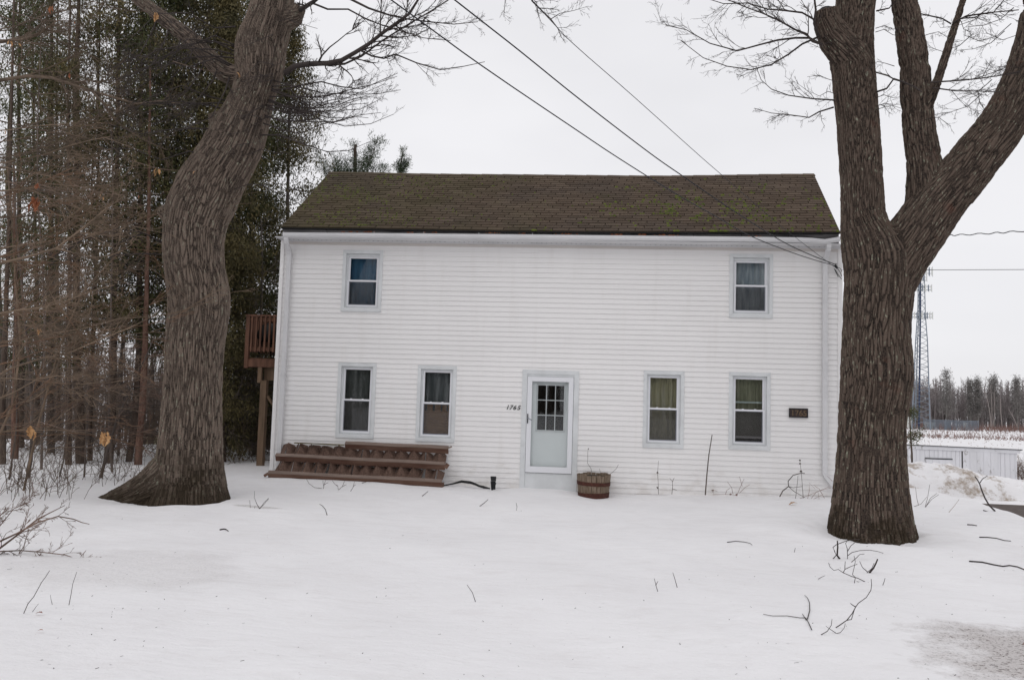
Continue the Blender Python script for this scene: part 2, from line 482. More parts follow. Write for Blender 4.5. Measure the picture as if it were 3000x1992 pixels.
M_fard = mat('hazed_evergreen', (.19, .18, .17), .95, vary=.3, scale=.5)  # green washed out by haze painted in, no haze volume used
M_birch = mat('birch_bark', (.30, .265, .25), .8, vary=.1, scale=1)
M_redb = mat('red_brush', (.22, .135, .115), .9, vary=.25, scale=.8)
M_weed = mat('dry_weed', (.27, .19, .14), .9, vary=.2, scale=3)
M_yel = mat('yellow_siding', (.42, .39, .25), .7, vary=.06)
M_roofb = mat('black_roofing', (.02, .022, .026), .7, vary=.3, scale=3)
M_shingle = None

# shingles: brown grit, lichen-grey and moss-green areas of their own
def shingle_mat():
    m = bpy.data.materials.new('asphalt_shingle'); m.use_nodes = True
    n, b = nodes_of(m); b.inputs['Roughness'].default_value = .95; b.inputs['Specular IOR Level'].default_value = .1
    g = n.nodes.new('ShaderNodeNewGeometry').outputs['Position']
    oi = n.nodes.new('ShaderNodeObjectInfo').outputs['Random']
    at_ = n.nodes.new('ShaderNodeAttribute'); at_.attribute_name = 'tone'
    tone = math_(n, 'ADD', math_(n, 'MULTIPLY', oi, 0.0), at_.outputs['Fac'])
    base = ramp(n, tone, [(0, (.066, .048, .034)), (.5, (.090, .066, .048)), (1, (.120, .090, .067))])
    grit = ramp(n, add_noise(n, g, 60, 3, .8), [(.35, (0, 0, 0)), (.7, (1, 1, 1))])
    col = mixc(n, math_(n, 'MULTIPLY', grit, .35), base, (.13, .10, .08))
    # green film strongest to the left
    sp = n.nodes.new('ShaderNodeSeparateXYZ'); n.links.new(g, sp.inputs[0])
    lx = math_(n, 'MULTIPLY', math_(n, 'SUBTRACT', 5.5, sp.outputs[0]), .05)
    gn = math_(n, 'ADD', add_noise(n, g, 1.1, 5, .65), lx)
    gm = ramp(n, gn, [(.48, (0, 0, 0)), (.78, (1, 1, 1))])
    col = mixc(n, math_(n, 'MULTIPLY', gm, .30), col, (.055, .060, .018))
    dk = ramp(n, add_noise(n, g, .7, 3), [(.45, (0, 0, 0)), (.65, (1, 1, 1))])
    col = mixc(n, math_(n, 'MULTIPLY', dk, .3), col, (.055, .048, .047))
    n.links.new(col, b.inputs['Base Color'])
    return m
M_shingle = shingle_mat()
M_moss = mat('roof_moss', (.045, .065, .008), .95, col2=(.11, .13, .02), scale=6)

# ------------------------------------------------------------------ terrain
def axis(lo, hi, step, far, grow=1.22):
    a = list(np.arange(lo, hi + 1e-6, step))
    s, x = step, hi
    while x < far: s *= grow; x += s; a.append(x)
    s, x = step, lo
    b = []
    while x > -far: s *= grow; x -= s; b.append(x)
    return np.array(b[::-1] + a)
gx = axis(-6, 18, .075, 900); gy = axis(-13, 5, .065, 900)
X, Y = np.meshgrid(gx, gy)
Z = hgt(X, Y)
nx, ny = len(gx), len(gy)
V = np.stack([X, Y, Z], -1).reshape(-1, 3)
i = np.arange(nx-1)[None, :] + nx*np.arange(ny-1)[:, None]
ground = link('snowy_ground', mesh_from('snowy_ground', V, quads=np.stack([i, i+1, i+1+nx, i+nx], -1)), M_snow, smooth=True)
tag(ground, kind='structure')

# driveway: asphalt sheet beside the lawn
mb = MB()
ys = np.arange(-40, 2.95, .8)
for a_, b_ in zip(ys[:-1], ys[1:]):
    wob = .12*math.sin(a_*1.7); wob2 = .12*math.sin(b_*1.7)
    mb.quad((14.2+wob, a_, -.125), (19, a_, -.125), (19, b_, -.125), (14.2+wob2, b_, -.125))
tag(mb.build('driveway', M_asph), kind='structure')

# ploughed snow bank across the end of the drive
def mound(name, x0, x1, yc, wy, hfun, material, tilt=0.0, n=(150, 50)):
    xs = np.linspace(x0, x1, n[0]); vs = np.linspace(-1, 1, n[1])
    Vm = []
    for x in xs:
        for v in vs:
            y = yc + tilt*(x-x0) + v*wy
            e = max(0, 1-v*v)
            h = hfun(x) * e**.8
            nn = noise.fractal(Vector((x*1.3, y*1.6, 3)), .8, 2.1, 5)*.16 + noise.noise(Vector((x*5, y*5, 9)))*.04
            z = float(hgt(x, y)) - .06 + h * (1 + nn*1.6) + nn*.12*e
            Vm.append((x, y, z))
    i = (np.arange(n[0]-1)[:, None]*n[1] + np.arange(n[1]-1)[None, :])
    o = link(name, mesh_from(name, Vm, quads=np.stack([i, i+n[1], i+n[1]+1, i+1], -1)), material, smooth=True)
    return tag(o, kind='structure')
mound('snow_bank', 11.9, 22, 4.05, 1.15, lambda x: float(np.interp(x, [11.9, 12.6, 13.8, 14.6, 15.4, 16.2, 18, 22], [.1, .5, .62, .57, .47, .24, .13, .1])), M_bank, tilt=-.08)

# ------------------------------------------------------------------ house
W = 11.283
Z0 = 4.85
SP = .1016
LOW = [(1.280, .799, 2.345, 3.887), (2.948, .799, 2.358, 3.904), (7.523, .799, 2.339, 3.865), (9.196, .799, 2.3215, 3.839)]
UPP = [(1.2755, .845, -.0037, 1.2864), (9.181, .845, -.0383, 1.2412)]
DOOR = (5.097, 1.14, 2.389, 4.95)
OPEN = [(a, a+w, Z0-t, Z0-b) for a, w, t, b in LOW + UPP + [DOOR]]
house = root('house', (W/2, 2.3, .1), 'long two storey house with white siding and mossy brown shingle roof', 'house')

# front wall core, decomposed round the openings
wall = MB()
IN = [(x0+.06, x1-.06, zt-.06, zb+.06) for x0, x1, zt, zb in OPEN]
xs = sorted({-.05, W+.055} | {v for o in IN for v in o[:2]}); zs = sorted({-.4, 5.1} | {v for o in IN for v in o[2:]})
for xa, xb in zip(xs[:-1], xs[1:]):
    zrun = None
    for za, zb in zip(zs[:-1], zs[1:]):
        cx_, cz_ = (xa+xb)/2, (za+zb)/2
        solid = not any(o[0] < cx_ < o[1] and o[3] < cz_ < o[2] for o in IN)
        if solid:
            if zrun is None: zrun = [za, zb]
            else: zrun[1] = zb
        if (not solid or zb == zs[-1]) and zrun:
            wall.box(xa, xb, .0, .14, zrun[0], zrun[1]); zrun = None
wall_o = wall.build('front_wall', M_vinyl, house)
side = MB()
for xa, xb in ((-.05, .1), (W-.1, W+.055)):
    side.box(xa, xb, .143, 4.6, -.4, 5.1)
    n0 = len(side.v)
    side.v += [(xa, 0, 5.102), (xb, 0, 5.102), (xb, 4.6, 5.102), (xa, 4.6, 5.102), (xa, 2.3, 6.95), (xb, 2.3, 6.95)]
    side.f += [(n0, n0+1, n0+2, n0+3), (n0, n0+4, n0+5, n0+1), (n0+3, n0+2, n0+5, n0+4), (n0, n0+3, n0+4), (n0+1, n0+5, n0+2)]
side.box(.101, W-.101, 4.45, 4.6, -.4, 5.1)
side.box(.101, W-.101, .143, 4.449, 2.62, 2.78)
side.box(.101, W-.101, .143, 4.449, 5.0, 5.098)
side.build('rear_and_end_wall', M_vinyl, house)
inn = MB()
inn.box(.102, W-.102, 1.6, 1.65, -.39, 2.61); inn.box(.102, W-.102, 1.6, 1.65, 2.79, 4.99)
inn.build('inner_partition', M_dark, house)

# siding courses
for n in range(-2, 49):
    zt, zb = Z0 - SP*(n-1), Z0 - SP*n
    if n == -2: zt = 5.045; zb = Z0 - SP*n - SP
    cuts = [o for o in OPEN if o[3]+.001 < zt and o[2]-.001 > zb]
    edges = sorted({.0, W} | {v for o in cuts for v in o[:2]})
    if n == -2: continue
    run = []
    for xa, xb in zip(edges[:-1], edges[1:]):
        cx_ = (xa+xb)/2; a, b = zt, zb
        for o in cuts:
            if o[0] < cx_ < o[1]:
                if o[2] >= zt and o[3] <= zb: a = b = 0
                elif o[2] < zt and o[3] <= zb: b = o[2]
                elif o[3] > zb and o[2] >= zt: a = o[3]
        run.append((xa, xb, a, b))
    for xa, xb, a, b in run:
        if a - b < .008: continue
        def yy(z): return -.003 - .015*(zt-z)/SP
        j = 0.0
        bd = MB().hexa([(xa, yy(b)+j, b), (xb, yy(b)+j, b), (xb, .0025, b), (xa, .0025, b),
                        (xa, yy(a)+j, a-.0004), (xb, yy(a)+j, a-.0004), (xb, .0025, a-.0004), (xa, .0025, a-.0004)])
        bd.build('siding_board', M_vinyl, wall_o)

# frieze, soffit, corner boards
MB().box(-.02, W+.03, -.03, .0, 4.955, 5.045).build('frieze_board', M_frieze, house)
MB().box(-.075, -.0, -.035, .10, -.4, 5.045).build('corner_board', M_vinyl, house)
MB().box(W, W+.08, -.035, .10, -.4, 5.045).build('corner_board', M_vinyl, house)
sof = MB().box(-.1, W+.1, -.31, .02, 5.047, 5.062)
sofo = sof.build('soffit', M_alum, house)
sl_ = MB()
for k in range(int(W/.1)):
    x = .1 + k*.1
    if random.random() < .9: sl_.box(x, x+.018+random.random()*.012, -.062, -.052, 5.0445, 5.0465)
tag(sl_.build('soffit_vent_hole', M_black, sofo), kind='stuff')
MB().box(-.02, W+.03, -.05, -.031, 5.012, 5.0465).build('soffit_trim', M_alum, house)

# fascia board and black drip edge under the shingles
def curve_pts(pix, Y): return [at(x, y, Y) for x, y in pix]
GT = curve_pts([(828, 681), (1160, 683.5), (1500, 687), (1900, 691), (2200, 694), (2330, 695.5), (2378, 697), (2417, 701), (2440, 697), (2462, 693)], -.36)
EV = curve_pts([(824, 665), (1160, 670), (1500, 676), (1900, 678.5), (2300, 679), (2462, 679.5)], -.34)
RG = curve_pts([(965, 505), (1080, 507), (1200, 510), (1350, 512), (1500, 513), (1700, 515), (1900, 517), (2000, 516.5), (2100, 515), (2250, 512.5), (2385, 511)], 2.3)
def interp_curve(C, t):
    C = np.asarray(C); s = np.linspace(0, 1, 5)
    u = (C[:, 0]-C[0, 0])/(C[-1, 0]-C[0, 0])
    return np.array([C[0, 0]+t*(C[-1, 0]-C[0, 0]), np.interp(t, u, C[:, 1]), np.interp(t, u, C[:, 2])])
fa = MB()
for t0, t1 in zip(np.linspace(0, 1, 13)[:-1], np.linspace(0, 1, 13)[1:]):
    a, b = interp_curve(EV, t0), interp_curve(EV, t1)
    fa.hexa([(a[0]+.01, -.25, 5.064), (b[0]-.0, -.25, 5.064), (b[0], -.22, 5.064), (a[0]+.01, -.22, 5.064),
             (a[0]+.01, -.25, a[2]-.03), (b[0], -.25, b[2]-.03), (b[0], -.22, b[2]-.03), (a[0]+.01, -.22, a[2]-.03)])
fa.build('fascia_board', M_fascia, house)
de = MB()
for t0, t1 in zip(np.linspace(0, 1, 13)[:-1], np.linspace(0, 1, 13)[1:]):
    a, b = interp_curve(EV, t0), interp_curve(EV, t1)
    de.hexa([(a[0], -.335, a[2]-.035), (b[0], -.335, b[2]-.035), (b[0], -.26, b[2]-.035), (a[0], -.26, a[2]-.035),
             (a[0], -.335, a[2]-.012), (b[0], -.335, b[2]-.012), (b[0], -.26, b[2]-.005), (a[0], -.26, a[2]-.005)])
de.build('drip_edge', M_edge, house)

# gutter: K profile swept along the sagging line
gu = MB()
prof = [(0, 0), (.006, -.012), (.012, -.012), (.012, -.028), (.0, -.05), (.02, -.085), (.035, -.094), (.11, -.094), (.11, 0), (.106, 0), (.106, -.09), (.04, -.09), (.006, -.05)]
rows = []
tt = np.linspace(0, 1, 60)
gu_u = (np.array(GT)[:, 0]-GT[0][0])/(GT[-1][0]-GT[0][0])
tt = np.array(sorted(set(tt) | set(gu_u)))
for t in tt:
    p = interp_curve(GT, t); n0 = len(gu.v)
    gu.v += [(p[0], -.36+py_, p[2]+pz_) for py_, pz_ in prof]; rows.append(n0)
k = len(prof)
for a, b in zip(rows[:-1], rows[1:]):
    for j in range(k):
        j2 = (j+1) % k; gu.f.append((a+j, a+j2, b+j2, b+j))
gu.f.append(tuple(rows[0]+j for j in range(k))); gu.f.append(tuple(rows[-1]+j for j in range(k))[::-1])
gut = gu.build('gutter', M_alum, house)
for px, py in ((1096, 680), (1242, 681), (1403, 683), (1560, 685)):
    p = at(px, py, -.33)
    MB().tube([(p[0], -.33, p[2]-.02), (p[0], -.33, p[2]+.01)], .006, 6).build('gutter_spike', M_alum, gut)
lf = MB()
for (px, py, n_) in ((1030, 681, 9), (1085, 681, 9), (1200, 683, 6), (1245, 683, 5), (1450, 684, 8), (1530, 686, 6), (1660, 687, 9), (1810, 689, 16), (1890, 689, 8), (1930, 690, 6), (1970, 691, 5), (2200, 694, 4)):
    for k in range(n_):
        p = at(px + random.gauss(0, 12), py - 1.5, -.33)
        a = random.uniform(0, PI); s = random.uniform(.02, .04)
        d = np.array([math.cos(a)*s, random.uniform(-.01, .01), math.sin(a)*s*.5]); e = np.array([-math.sin(a)*s*.5, .01, math.cos(a)*s*.4])
        lf.quad(p-d, p-e, p+d, p+e)
tag(lf.build('gutter_leaves', M_leafr, gut), kind='stuff')

# downspouts
def downspout(x, zbot, kickx=0.0):
    d = MB()
    pts = [(x, -.29, 5.06), (x, -.29, 5.0), (x, -.27, 4.95), (x, -.10, 4.80), (x, -.075, 4.74), (x, -.075, zbot)]
    if kickx: pts += [(x+.02, -.075, zbot-.06), (x+kickx, -.10, zbot-.26), (x+kickx*1.5, -.14, zbot-.34)]
    w2, d2 = .043, .032
    n0 = None
    for j, p in enumerate(pts):
        a = Vector(pts[max(j-1, 0)]); b = Vector(pts[min(j+1, len(pts)-1)]); dr = (b-a).normalized()
        sx = Vector((1, 0, 0)); sx = (sx - dr*sx.dot(dr)).normalized(); sy = dr.cross(sx)
        n1 = len(d.v)
        for u, v in ((-w2, -d2), (w2, -d2), (w2, d2), (-w2, d2)):
            d.v.append(tuple(Vector(p)+sx*u+sy*v))
        if n0 is not None:
            for k in range(4):
                k2 = (k+1) % 4; d.f.append((n0+k, n0+k2, n1+k2, n1+k))
        n0 = n1
    o = d.build('downspout', M_alum, house)
    for z in (4.72, 2.2):
        MB().box(x-.048, x+.048, -.112, -.04, z-.012, z+.012).build('strap', M_alum, o)
    return o
downspout(.135, .0)
downspout(W-.265, .62, .17)

# roof
roof_deck = MB()
def RP(u, v, lift=0.0):
    a, b = interp_curve(EV, u), interp_curve(RG, u)
    p = a*(1-v) + b*v
    nrm = np.array([0, -(b[2]-a[2]), (b[1]-a[1])]); nrm /= np.linalg.norm(nrm)
    if nrm[2] < 0: nrm = -nrm
    return p + nrm*lift
us = np.linspace(0, 1, 21)
for a, b in zip(us[:-1], us[1:]):
    P = [RP(a, 0, -.03), RP(b, 0, -.03), RP(b, 1, -.03), RP(a, 1, -.03), RP(a, 0, -.006), RP(b, 0, -.006), RP(b, 1, -.006), RP(a, 1, -.006)]
    roof_deck.hexa(P)
    Q = []
    for lift in (-.03, -.006):
        for uu, bk in ((a, 0), (b, 0), (b, 1), (a, 1)):
            r = RP(uu, 1, lift)
            Q.append(r if not bk else np.array([r[0], 4.95, 5.25+lift]))
    roof_deck.hexa(Q)
roof = roof_deck.build('roof', M_shingle, house)
NR, NT = 25, 34
def tab_mesh(r, u0, u1, jl):
    v0, v1 = r/NR, min(1.0, (r+1.25)/NR)
    j1, j2 = random.uniform(-.0012, .0012)*1.0, random.uniform(-.0012, .0012)
    th = .014 + random.uniform(0, .006)
    b = MB().hexa([RP(u0, v0+j1, .001), RP(u1, v0+j2, .001), RP(u1, v1, -.001), RP(u0, v1, -.001),
                   RP(u0, v0+j1, th), RP(u1, v0+j2, th+jl), RP(u1, v1, .003), RP(u0, v1, .003)])
    return b
rest_v, rest_f, rest_t = [], [], []
for r in range(NR):
    off = (0, .5, .17, .67, .33, .83)[r % 6] + random.uniform(-.04, .04)
    xs_ = [0.0] + [(k+off)/NT for k in range(0, NT) if 0.004 < (k+off)/NT < .996] + [1.0]
    for u0, u1 in zip(xs_[:-1], xs_[1:]):
        g_ = .0009
        b = tab_mesh(r, u0+g_, u1-g_, random.uniform(-.002, .002))
        tone = min(1, max(0, random.gauss(.5, .28)))
        if r < 8:
            me = b.me('shingle')
            at_ = me.attributes.new('tone', 'FLOAT', 'POINT'); at_.data.foreach_set('value', [tone]*len(me.vertices))
            link('shingle', me, M_shingle, roof)
        else:
            n0 = len(rest_v); rest_v += b.v; rest_f += [tuple(n0+i for i in f) for f in b.f]; rest_t += [tone]*8
mbr = MB(); mbr.v = rest_v; mbr.f = rest_f
me = mbr.me('upper_shingles')
at_ = me.attributes.new('tone', 'FLOAT', 'POINT'); at_.data.foreach_set('value', rest_t)
tag(link('upper_shingles', me, M_shingle, roof), kind='stuff')
# ridge cap pieces
for k in range(46):
    u0, u1 = k/46, (k+1.15)/46
    a, b = RP(u0, 1, .0), RP(min(1, u1), 1, .0)
    lift = .016 + .004*(k % 2)
    MB().hexa([(a[0], 2.2, a[2]-.075), (b[0], 2.2, b[2]-.075), (b[0], 2.31, b[2]+.0), (a[0], 2.31, a[2]+.0),
               (a[0], 2.19, a[2]-.063+lift*.4), (b[0], 2.19, b[2]-.063+lift*.3), (b[0], 2.31, b[2]+lift), (a[0], 2.31, a[2]+lift+.004)]).build('ridge_cap', M_shingle, roof)
    MB().hexa([(a[0], 2.312, a[2]+.0), (b[0], 2.312, b[2]+.0), (b[0], 2.42, b[2]-.08), (a[0], 2.42, a[2]-.08),
               (a[0], 2.312, a[2]+lift), (b[0], 2.312, b[2]+lift), (b[0], 2.42, b[2]-.065), (a[0], 2.42, a[2]-.065)]).build('ridge_cap', M_shingle, roof)
for o_ in roof.children:
    if o_.name.startswith('ridge_cap'):
        at_ = o_.data.attributes.new('tone', 'FLOAT', 'POINT'); at_.data.foreach_set('value', [random.uniform(.5, 1)]*len(o_.data.vertices))
# moss cushions
mv, mq = [], []
def blob(c, r, h):
    n0 = len(mv)
    for k in range(6):
        a = k*PI/3 + random.random()*.5; rr = r*random.uniform(.6, 1.3)
        mv.append((c[0]+rr*math.cos(a)*1.4, c[1]+rr*math.sin(a)*.8, c[2]-.006+rr*math.sin(a)*.62))
    mv.append((c[0]+random.uniform(-.3, .3)*r, c[1]-h*.3, c[2]+h))
    for k in range(6): mq.append((n0+k, n0+(k+1) % 6, n0+6))
for k in range(1900):
    if random.random() < .5:
        u = abs(random.gauss(.0, .17)); v = random.uniform(.02, .97)
        if u > .9: continue
        if noise.noise(Vector((u*14, v*4, 2))) < -.08: continue
        rr = random.uniform(.008, .022)
    else:
        u = min(.995, random.gauss(.80, .13)); v = min(.97, max(.02, random.gauss(.30, .22)))
        if u < .1 or noise.noise(Vector((u*26, v*8, 5))) < -.02: continue
        rr = random.uniform(.010, .034)
    row = round(v*NR)/NR + .002
    p = RP(min(.995, u), min(.98, row), .014)
    blob(p, rr, rr*.8)
mo = MB(); mo.v = mv; mo.f = mq
tag(mo.build('moss', M_moss, roof, True), kind='stuff')

# windows -----------------------------------------------------------------
def rect_frame(b, x0, x1, z1, z0, w, y0, y1, wt=None, wb=None):
    wt = w if wt is None else wt; wb = w if wb is None else wb
    b.box(x0, x1, y0, y1, z1-wt, z1); b.box(x0, x1, y0, y1, z0, z0+wb)
    b.box(x0, x0+w, y0, y1, z0+wb, z1-wt); b.box(x1-w, x1, y0, y1, z0+wb, z1-wt)

def window(x0, w, t, b, upper, side_screen):
    z1, z0 = Z0-t, Z0-b; x1 = x0+w; H = z1-z0
    cs = .068
    fr = MB()
    # casing of four mitred boards
    ct, cb = (.075, .085)
    g = MB().hexa([(x0, -.034, z0), (x0+cs, -.034, z0+cb), (x0+cs, .02, z0+cb), (x0, .02, z0), (x0, -.034, z1), (x0+cs, -.034, z1-ct), (x0+cs, .02, z1-ct), (x0, .02, z1)])
    cas = [('side_casing', g)]
    g = MB().hexa([(x1-cs, -.034, z0+cb), (x1, -.034, z0), (x1, .02, z0), (x1-cs, .02, z0+cb), (x1-cs, -.034, z1-ct), (x1, -.034, z1), (x1, .02, z1), (x1-cs, .02, z1-ct)])
    cas.append(('side_casing', g))
    g = MB().hexa([(x0+cs+.001, -.031, z1-ct+.001), (x1-cs-.001, -.031, z1-ct+.001), (x1-cs-.001, .02, z1-ct+.001), (x0+cs+.001, .02, z1-ct+.001), (x0+.003, -.031, z1-.001), (x1-.003, -.031, z1-.001), (x1-.003, .02, z1-.001), (x0+.003, .02, z1-.001)])
    cas.append(('head_casing', g))
    g = MB().hexa([(x0+.003, -.037, z0+.001), (x1-.003, -.037, z0+.001), (x1-.003, .02, z0+.001), (x0+.003, .02, z0+.001), (x0+cs+.001, -.037, z0+cb-.001), (x1-cs-.001, -.037, z0+cb-.001), (x1-cs-.001, .02, z0+cb-.001), (x0+cs+.001, .02, z0+cb-.001)])
    cas.append(('sill', g))
    # jamb, recessed
    ox0, ox1, oz1, oz0 = x0+cs, x1-cs, z1-ct, z0+cb
    hd = .055 if upper else .028
    j = MB(); rect_frame(j, ox0+.001, ox1-.001, oz1-.001, oz0+.001, .028, .022, .13, hd, .022)
    win = j.build('window', M_trim, house)
    for nm_, g_ in cas: g_.build(nm_, M_trim, win)
    sx0, sx1, sz1, sz0 = ox0+.03, ox1-.03, oz1-hd-.001, oz0+.024
    mid = sz0 + (sz1-sz0)*(.505 if not upper else .515)
    gl_ = .04 if not upper else .045
    up = MB(); rect_frame(up, sx0, sx1, sz1, mid-.006, gl_, .045, .075, .035, .02)
    up.build('upper_sash', M_sash, win)
    lo = MB(); rect_frame(lo, sx0, sx1, mid+.018, sz0, .034, .015, .043, .034, .034)
    lo.build('lower_sash', M_sash, win)
    sc_ = MB(); lx0, lx1, lz1, lz0 = sx0+.034, sx1-.034, mid-.016, sz0+.034
    a0 = .016 if side_screen == 'l' else .003; a1 = .016 if side_screen == 'r' else .003
    sc_.box(lx0, lx0+a0, .03, .038, lz0, lz1); sc_.box(lx1-a1, lx1, .03, .038, lz0, lz1)
    sc_.box(lx0+a0, lx1-a1, .03, .038, lz0, lz0+.018); sc_.box(lx0+a0, lx1-a1, .03, .038, lz1-.012, lz1)
    sc_.build('screen_frame', M_screen, win)
    MB().box(sx0+gl_-.002, sx1-gl_+.002, .058, .062, mid+.01, sz1-.033).build('upper_pane', M_glass, win)
    MB().box(lx0-.001, lx1+.001, .0385, .0415, lz0-.001, lz1+.001).build('lower_pane', M_glass2, win)
    if not upper:
        for fx in (.3, .7):
            x = sx0+(sx1-sx0)*fx
            MB().box(x-.018, x+.018, .028, .044, mid+.0185, mid+.03).build('sash_lock', M_sash, win)
    return win, (ox0, ox1, oz0, oz1, mid)

def curtain(name, x0, x1, z0, z1, y, material, amp=.012, folds=9, label='', cat='curtain', drape=0.0):
    n = folds*8; b = MB(); ph = random.random()*6
    top, bot = [], []
    for k in range(n+1):
        t = k/n; x = x0+(x1-x0)*t
        o1 = amp*math.sin(ph+t*folds*2*PI+.8*math.sin(t*9)); o2 = amp*1.3*math.sin(ph+.4+t*folds*2*PI+.9*math.sin(t*8))
        top.append((x, y+o1*.6, z1)); bot.append((x + drape*math.sin(t*5), y+o2, z0))
    mid_ = [tuple((np.array(a)*.5+np.array(c)*.5)) for a, c in zip(top, bot)]
    n0 = 0; b.v = top+bot
    for k in range(n): b.f.append((k, k+1, n+1+k+1, n+1+k))
    b2 = [(v[0], v[1]+.002, v[2]) for v in b.v]; m0 = len(b.v); b.v += b2
    b.f += [tuple(m0+i for i in f[::-1]) for f in b.f[:n]]
    o = b.build(name, material, None, True)
    return tag(o, label, cat)

cm = lambda nme, c, c2=None, **k: mat(nme, c, .9, col2=c2, scale=k.get('scale', 4), stretch=k.get('stretch', (3, 3, .4)))
C1 = cm('curtain_charcoal', (.045, .052, .05), (.09, .10, .095))
C2 = cm('curtain_slate', (.05, .06, .062), (.11, .12, .125))
C3 = cm('curtain_olive', (.21, .20, .125), (.34, .32, .21))
C4 = cm('curtain_sage', (.17, .18, .12), (.28, .28, .2))
C5 = cm('curtain_blue', (.025, .085, .16), (.05, .14, .23))
C6 = cm('curtain_bluegrey', (.20, .25, .29), (.42, .47, .50))
C7 = mat('wicker_brown', (.17, .085, .04), .9, col2=(.36, .21, .10), scale=22, stretch=(.5, 1, 2.5))
C8 = cm('blind_taupe', (.15, .145, .125), (.18, .175, .155))
info = []
for k, (a, w, t, b) in enumerate(LOW):
    info.append(window(a, w, t, b, False, 'l' if k < 2 else 'r')[1])
for k, (a, w, t, b) in enumerate(UPP):
    info.append(window(a, w, t, b, True, 'l' if k == 0 else 'r')[1])
def cur(i, m_, zlo, zhi, label, y=.2, **k):
    x0, x1, z0, z1, mid = info[i]
    return curtain(k.pop('name', 'curtain'), x0-.02, x1+.02, z0+(z1-z0)*zlo-.02, z0+(z1-z0)*zhi+.02, y, m_, label=label, **k)
cur(0, C1, 0, 1, 'charcoal curtain hanging in the lower window nearest the left corner', folds=6)
cur(1, C2, .40, .93, 'slate grey curtain in the window between the leftmost lower window and the door', folds=5)
cur(2, C3, 0, 1, 'olive yellow curtain in the first lower window right of the door', folds=7, amp=.018)
cur(3, C4, .36, 1, 'sage green pleated curtain in the lower window beside the plaque', folds=9, amp=.014)
cur(4, C5, 0, 1, 'deep blue curtain in the upper left window', folds=5)
cur(5, C6, 0, 1, 'pale blue grey curtain in the upper right window', folds=6, amp=.015)
x0, x1, z0, z1, mid = info[1]
tag(MB().box(x0-.01, x1+.01, .19, .205, z0-.01, mid-.02).build('wicker_panel', C7), 'brown woven panel standing inside the second lower window from the left', 'panel')
for k, fx in enumerate((.12, .38, .64, .84)):
    pass
x0, x1, z0, z1, mid = info[3]
tag(MB().box(x0, x1, .15, .158, z0+.15, mid+.0).build('window_blind', C8), 'taupe blind half raised inside the lower window beside the plaque', 'blind')
tag(MB().box(x0+.02, x1-.02, .10, .135, mid+.14, mid+.175).build('raised_sash_rail', mat('sage_rail', (.35, .40, .38), .5), house), kind=None)
tag(MB().box(x0+.02, x1-.02, .08, .11, z0+.13, z0+.175).build('inner_sash_rail', mat('grey_rail', (.42, .41, .42), .5), house), kind=None)

# door --------------------------------------------------------------------
dx, dw, dt, db = DOOR
dz1 = Z0-dt
MB().box(dx, dx+.1, -.036, .02, -.3, dz1).build('door_casing', M_trim, house)
MB().box(dx+dw-.1, dx+dw, -.036, .02, -.3, dz1).build('door_casing', M_trim, house)
MB().box(dx+.1005, dx+dw-.1005, -.034, .02, dz1-.085, dz1-.0005).build('door_casing', M_trim, house)
MB().box(dx+.101, dx+dw-.101, -.022, .02, dz1-.13, dz1-.086).build('door_header', M_trim, house)
kick = MB().box(dx+.101, dx+dw-.101, -.02, .1, -.3, .405).build('kick_board', M_trim, house)
sx0, sx1, sz0, sz1 = dx+.107, dx+dw-.107, .412, dz1-.135
st = MB(); rect_frame(st, sx0, sx1, sz1, sz0, .095, -.045, -.012, .095, .12)
sdoor = st.build('storm_door', M_sash, house)
MB().box(sx0+.094, sx1-.094, -.031, -.027, sz0+.119, sz1-.094).build('storm_pane', M_glass, sdoor)
MB().box(sx0+.012, sx0+.032, -.06, -.0455, 1.385, 1.575).build('handle_plate', M_black, sdoor)
MB().tube([(sx0+.022, -.06, 1.49), (sx0+.022, -.09, 1.49), (sx0+.06, -.092, 1.475), (sx0+.11, -.09, 1.45)], .008, 6).build('lever_handle', M_grey, sdoor)
hg = MB()
for z in (.6, 1.0, 1.55, 2.1):
    hg.box(sx1+.001, sx1+.006, -.05, -.03, z, z+.12)
hg.build('hinge_strip', M_grey, sdoor)
MB().box(sx0-.004, sx1+.004, -.04, -.01, .4055, .4115).build('threshold', M_black, house)
# inner door
fd = MB()
lx0, lx1, lz1, lz0 = sx0+.205, sx1-.18, sz1-.165, sz1-1.075
fd.box(sx0, lx0, .05, .09, .41, sz1); fd.box(lx1, sx1, .05, .09, .41, sz1)
fd.box(lx0, lx1, .05, .09, .41, lz0); fd.box(lx0, lx1, .05, .09, lz1, sz1)
fdo = fd.build('front_door', M_door, house)
tr = MB(); rect_frame(tr, lx0-.025, lx1+.025, lz1+.025, lz0-.025, .032, .03, .0495)
tr.build('lite_frame', M_trim, fdo)
cw, ch = (lx1-lx0), (lz1-lz0)
for k in (1, 2):
    MB().box(lx0+cw*k/3-.009, lx0+cw*k/3+.009, .036, .0485, lz0+.007, lz1-.007).build('muntin', M_trim, fdo)
for k in (1, 2):
    for c in range(3):
        MB().box(lx0+cw*c/3+(.01 if c else .008), lx0+cw*(c+1)/3-(.01 if c < 2 else .008), .036, .0485, lz0+ch*k/3-.009, lz0+ch*k/3+.009).build('muntin', M_trim, fdo)
for r in range(3):
    for c in range(3):
        MB().box(lx0+cw*c/3+.0, lx0+cw*(c+1)/3-.001, .060, .064, lz0+ch*r/3, lz0+ch*(r+1)/3-.001).build('pane', M_glass, fdo)
for (a, b) in ((.19, .37), (.545, .725)):
    pn = MB(); X0, X1 = sx0+a, sx0+b
    rect_frame(pn, X0, X1, 1.225, .715, .014, .043, .0498)
    pn.box(X0+.03, X1-.03, .045, .0496, .745, 1.195)
    pn.build('raised_panel', M_door, fdo)

